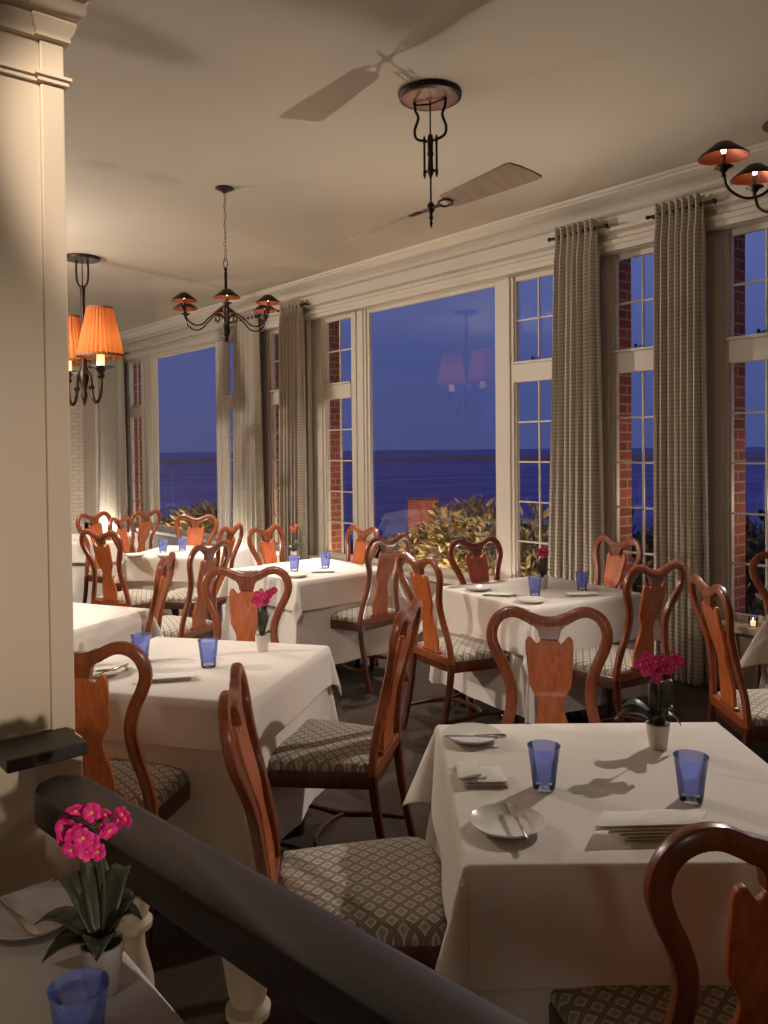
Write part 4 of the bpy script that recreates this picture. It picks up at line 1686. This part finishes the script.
def boat(px, py, ln, mast, lab, rz=0.0, cabin=True):
    p_ = W(px, py, -18.4)
    t = thing('sailboat', lab, 'boat', (p_.x, p_.y, -18.4), AZ + rz)
    bm = bmesh.new()
    rows = []
    for i in range(11):
        u = i / 10
        w = ln * .15 * math.sin(PI * (u * .85 + .15)) ** .7 if u < 1 else .01
        x = (u - .45) * ln
        sh = .05 * ln * (1 + 1.2 * (u - .4) ** 2)
        rows.append([bm.verts.new((x, -w, sh)), bm.verts.new((x, -w * .6, -.1)), bm.verts.new((x, w * .6, -.1)), bm.verts.new((x, w, sh))])
    for a, b in zip(rows, rows[1:]):
        for j in range(4):
            bm.faces.new((a[j], a[(j + 1) % 4], b[(j + 1) % 4], b[j]))
    bm.faces.new(rows[0]); bm.faces.new(rows[-1][::-1])
    obj('hull', bm, M['hull'], t)
    bm = bmesh.new(); box(bm, -.2 * ln, .12 * ln, -.09 * ln, .09 * ln, .04 * ln, .13 * ln)
    obj('cabin', bm, M['hull'], t, smooth=False, bevel=.05)
    if mast:
        bm = bmesh.new(); tube(bm, [(0, 0, 0), (0, 0, mast)], .15, 6); tube(bm, [(0, 0, .14 * ln), (-.32 * ln, 0, .15 * ln)], .07, 6)
        tube(bm, [(0, 0, mast * .95), (.5 * ln, 0, .08 * ln)], .03, 4); tube(bm, [(0, 0, mast * .95), (-.42 * ln, 0, .08 * ln)], .03, 4)
        obj('mast', bm, M['hull'], t)
    return t


boat(173, 508, 11, 14, 'moored sailing boat with a tall mast seen through the left picture window', .3)
boat(388, 519, 4.6, 0, 'small white motor boat on the water beside the brick chimney', .5)
boat(764, 532, 9, 12, 'sailing boat with a mast seen through the rightmost window', .3)
boat(640, 508, 7, 9, 'sailing boat seen through the window between the right curtains', .3)

# ------------------------------------------------------------ world
w = bpy.data.worlds.new('dusk'); bpy.context.scene.world = w
w.use_nodes = True
nt = w.node_tree
bg = nt.nodes['Background']
tc = N(nt, 'ShaderNodeTexCoord'); sp = N(nt, 'ShaderNodeSeparateXYZ')
nt.links.new(tc.outputs['Generated'], sp.inputs[0])
r = ramp(nt, [(0.0, srgb(60, 66, 112)), (0.5, srgb(70, 80, 130)), (0.56, srgb(74, 86, 140)), (0.66, srgb(92, 106, 162)), (1.0, srgb(84, 98, 156))])
mr = N(nt, 'ShaderNodeMapRange'); mr.inputs[1].default_value = -1; mr.inputs[2].default_value = 1
nt.links.new(sp.outputs[2], mr.inputs[0]); nt.links.new(mr.outputs[0], r.inputs[0])
nt.links.new(r.outputs[0], bg.inputs[0])
bg.inputs[1].default_value = 1.0

# ------------------------------------------------------------ lights
WARM = (1, .915, .83)
key = cw(2.72, 4.55, 2.98)
spot('cornice_spot', key, cw(-.1, 2.6, .75), 290, 80, WARM, .03)
spot('floor_uplight', cw(1.22, 5.89, .30), cw(.15, 4.05, 3.2), 160, 88, WARM, .02, .9)
spot('table_fill_spot', cw(-.2, 7.2, 3.3), cw(-1.7, 7.0, .75), 430, 80, WARM, .05)  # added spot without a fixture, brightens the far left table
spot('table_fill_spot', cw(.6, 6.6, 3.2), cw(-.55, 5.9, .75), 240, 75, WARM, .05)  # added likewise, brightens the coral flower table
spot('table_fill_spot', cw(-1.2, 3.2, 3.3), cw(-1.75, 4.25, .75), 60, 40, WARM, .05)  # added likewise, brightens the table cut off by the pillar
spot('side_fill', cw(-2.9, 3.4, 2.0), cw(.3, 5.2, .6), 150, 95, WARM, .02, .6)  # added fill out of view behind the pillar, lights the middle chairs
point('side_fill', (1.0, 7.25, 2.75), 300, WARM, .06)  # added unseen fill for the far ceiling, window trim and chairs
point('window_uplight', (4.85, 8.6, .12), 40, WARM, .03)
point('window_uplight', (4.85, 12.9, .15), 60, WARM, .03)
point('window_uplight', (4.8, 4.45, .12), 14, WARM, .03)
spot('chair_fill_spot', cw(-.2, .4, 3.2), cw(.55, 3.1, .95), 105, 24, WARM, .06)  # added fill from above the camera for the chair across the front table
spot('chair_fill_spot', cw(-.6, .8, 3.2), cw(-.65, 4.0, .85), 170, 24, WARM, .06)  # added fill for the chair behind the second table
point('rear_fill', cw(.6, -1.6, 1.5), 13, WARM, .15)  # added weak fill behind the camera, no lamp stands there
spot('pillar_fill_spot', cw(.7, -.5, 1.2), cw(-.85, 1.95, 1.42), 150, 34, WARM, .03, 1)  # added unseen spot that brightens the middle of the pillar
spot('plate_fill_spot', cw(-.7, .5, 2.4), cw(-.62, 1.45, .76), 7, 22, WARM, .02, .8)  # added narrow spot to brighten the foreground plate
for (x, y, p_) in ((5.95, 3.2, 12), (5.95, 2.3, 12)):
    point('outdoor_fill', (x, y, 1.2), p_, (1, .74, .46), .03)  # added lamps out of view, brighten the right-hand brick piers
for (x, y, p_) in ((6.0, 6.3, 70), (6.0, 7.2, 60), (6.2, 13.6, 110), (5.95, 5.2, 30), (5.95, 8.0, 40), (5.95, 12.0, 30)):
    point('outdoor_fill', (x, y, -.1), p_, (1, .74, .46), .05)  # added lamps below sill height, brighten shrubs and brick
gq = q_house + (CAM - q_house).normalized() * 2.0
point('outdoor_fill', (gq.x, gq.y, q_house.z + .3), 45, (1, .62, .38), .1)  # added lamp hovering before the chimney to brighten its brick

# ------------------------------------------------------------ camera
cd_ = bpy.data.cameras.new('camera')
cam = bpy.data.objects.new('camera', cd_)
C.objects.link(cam)
cam.matrix_world = Matrix.Translation(CAM) @ R
cd_.sensor_fit = 'VERTICAL'
cd_.sensor_height = 36
cd_.lens = F / 1024 * 36
cd_.shift_y = -(512 - AX) / 1024
cd_.clip_start = .05
cd_.clip_end = 60000
sc = bpy.context.scene
sc.camera = cam
sc.view_settings.view_transform = 'Standard'
sc.view_settings.look = 'None'
sc.view_settings.exposure = 0.0
sc.view_settings.gamma = 1.0
sc.view_settings.use_curve_mapping = False
sc.cycles.use_denoising = True
sc.cycles.max_bounces = 8
sc.cycles.transparent_max_bounces = 16
sc.cycles.caustics_reflective = False
sc.cycles.caustics_refractive = False
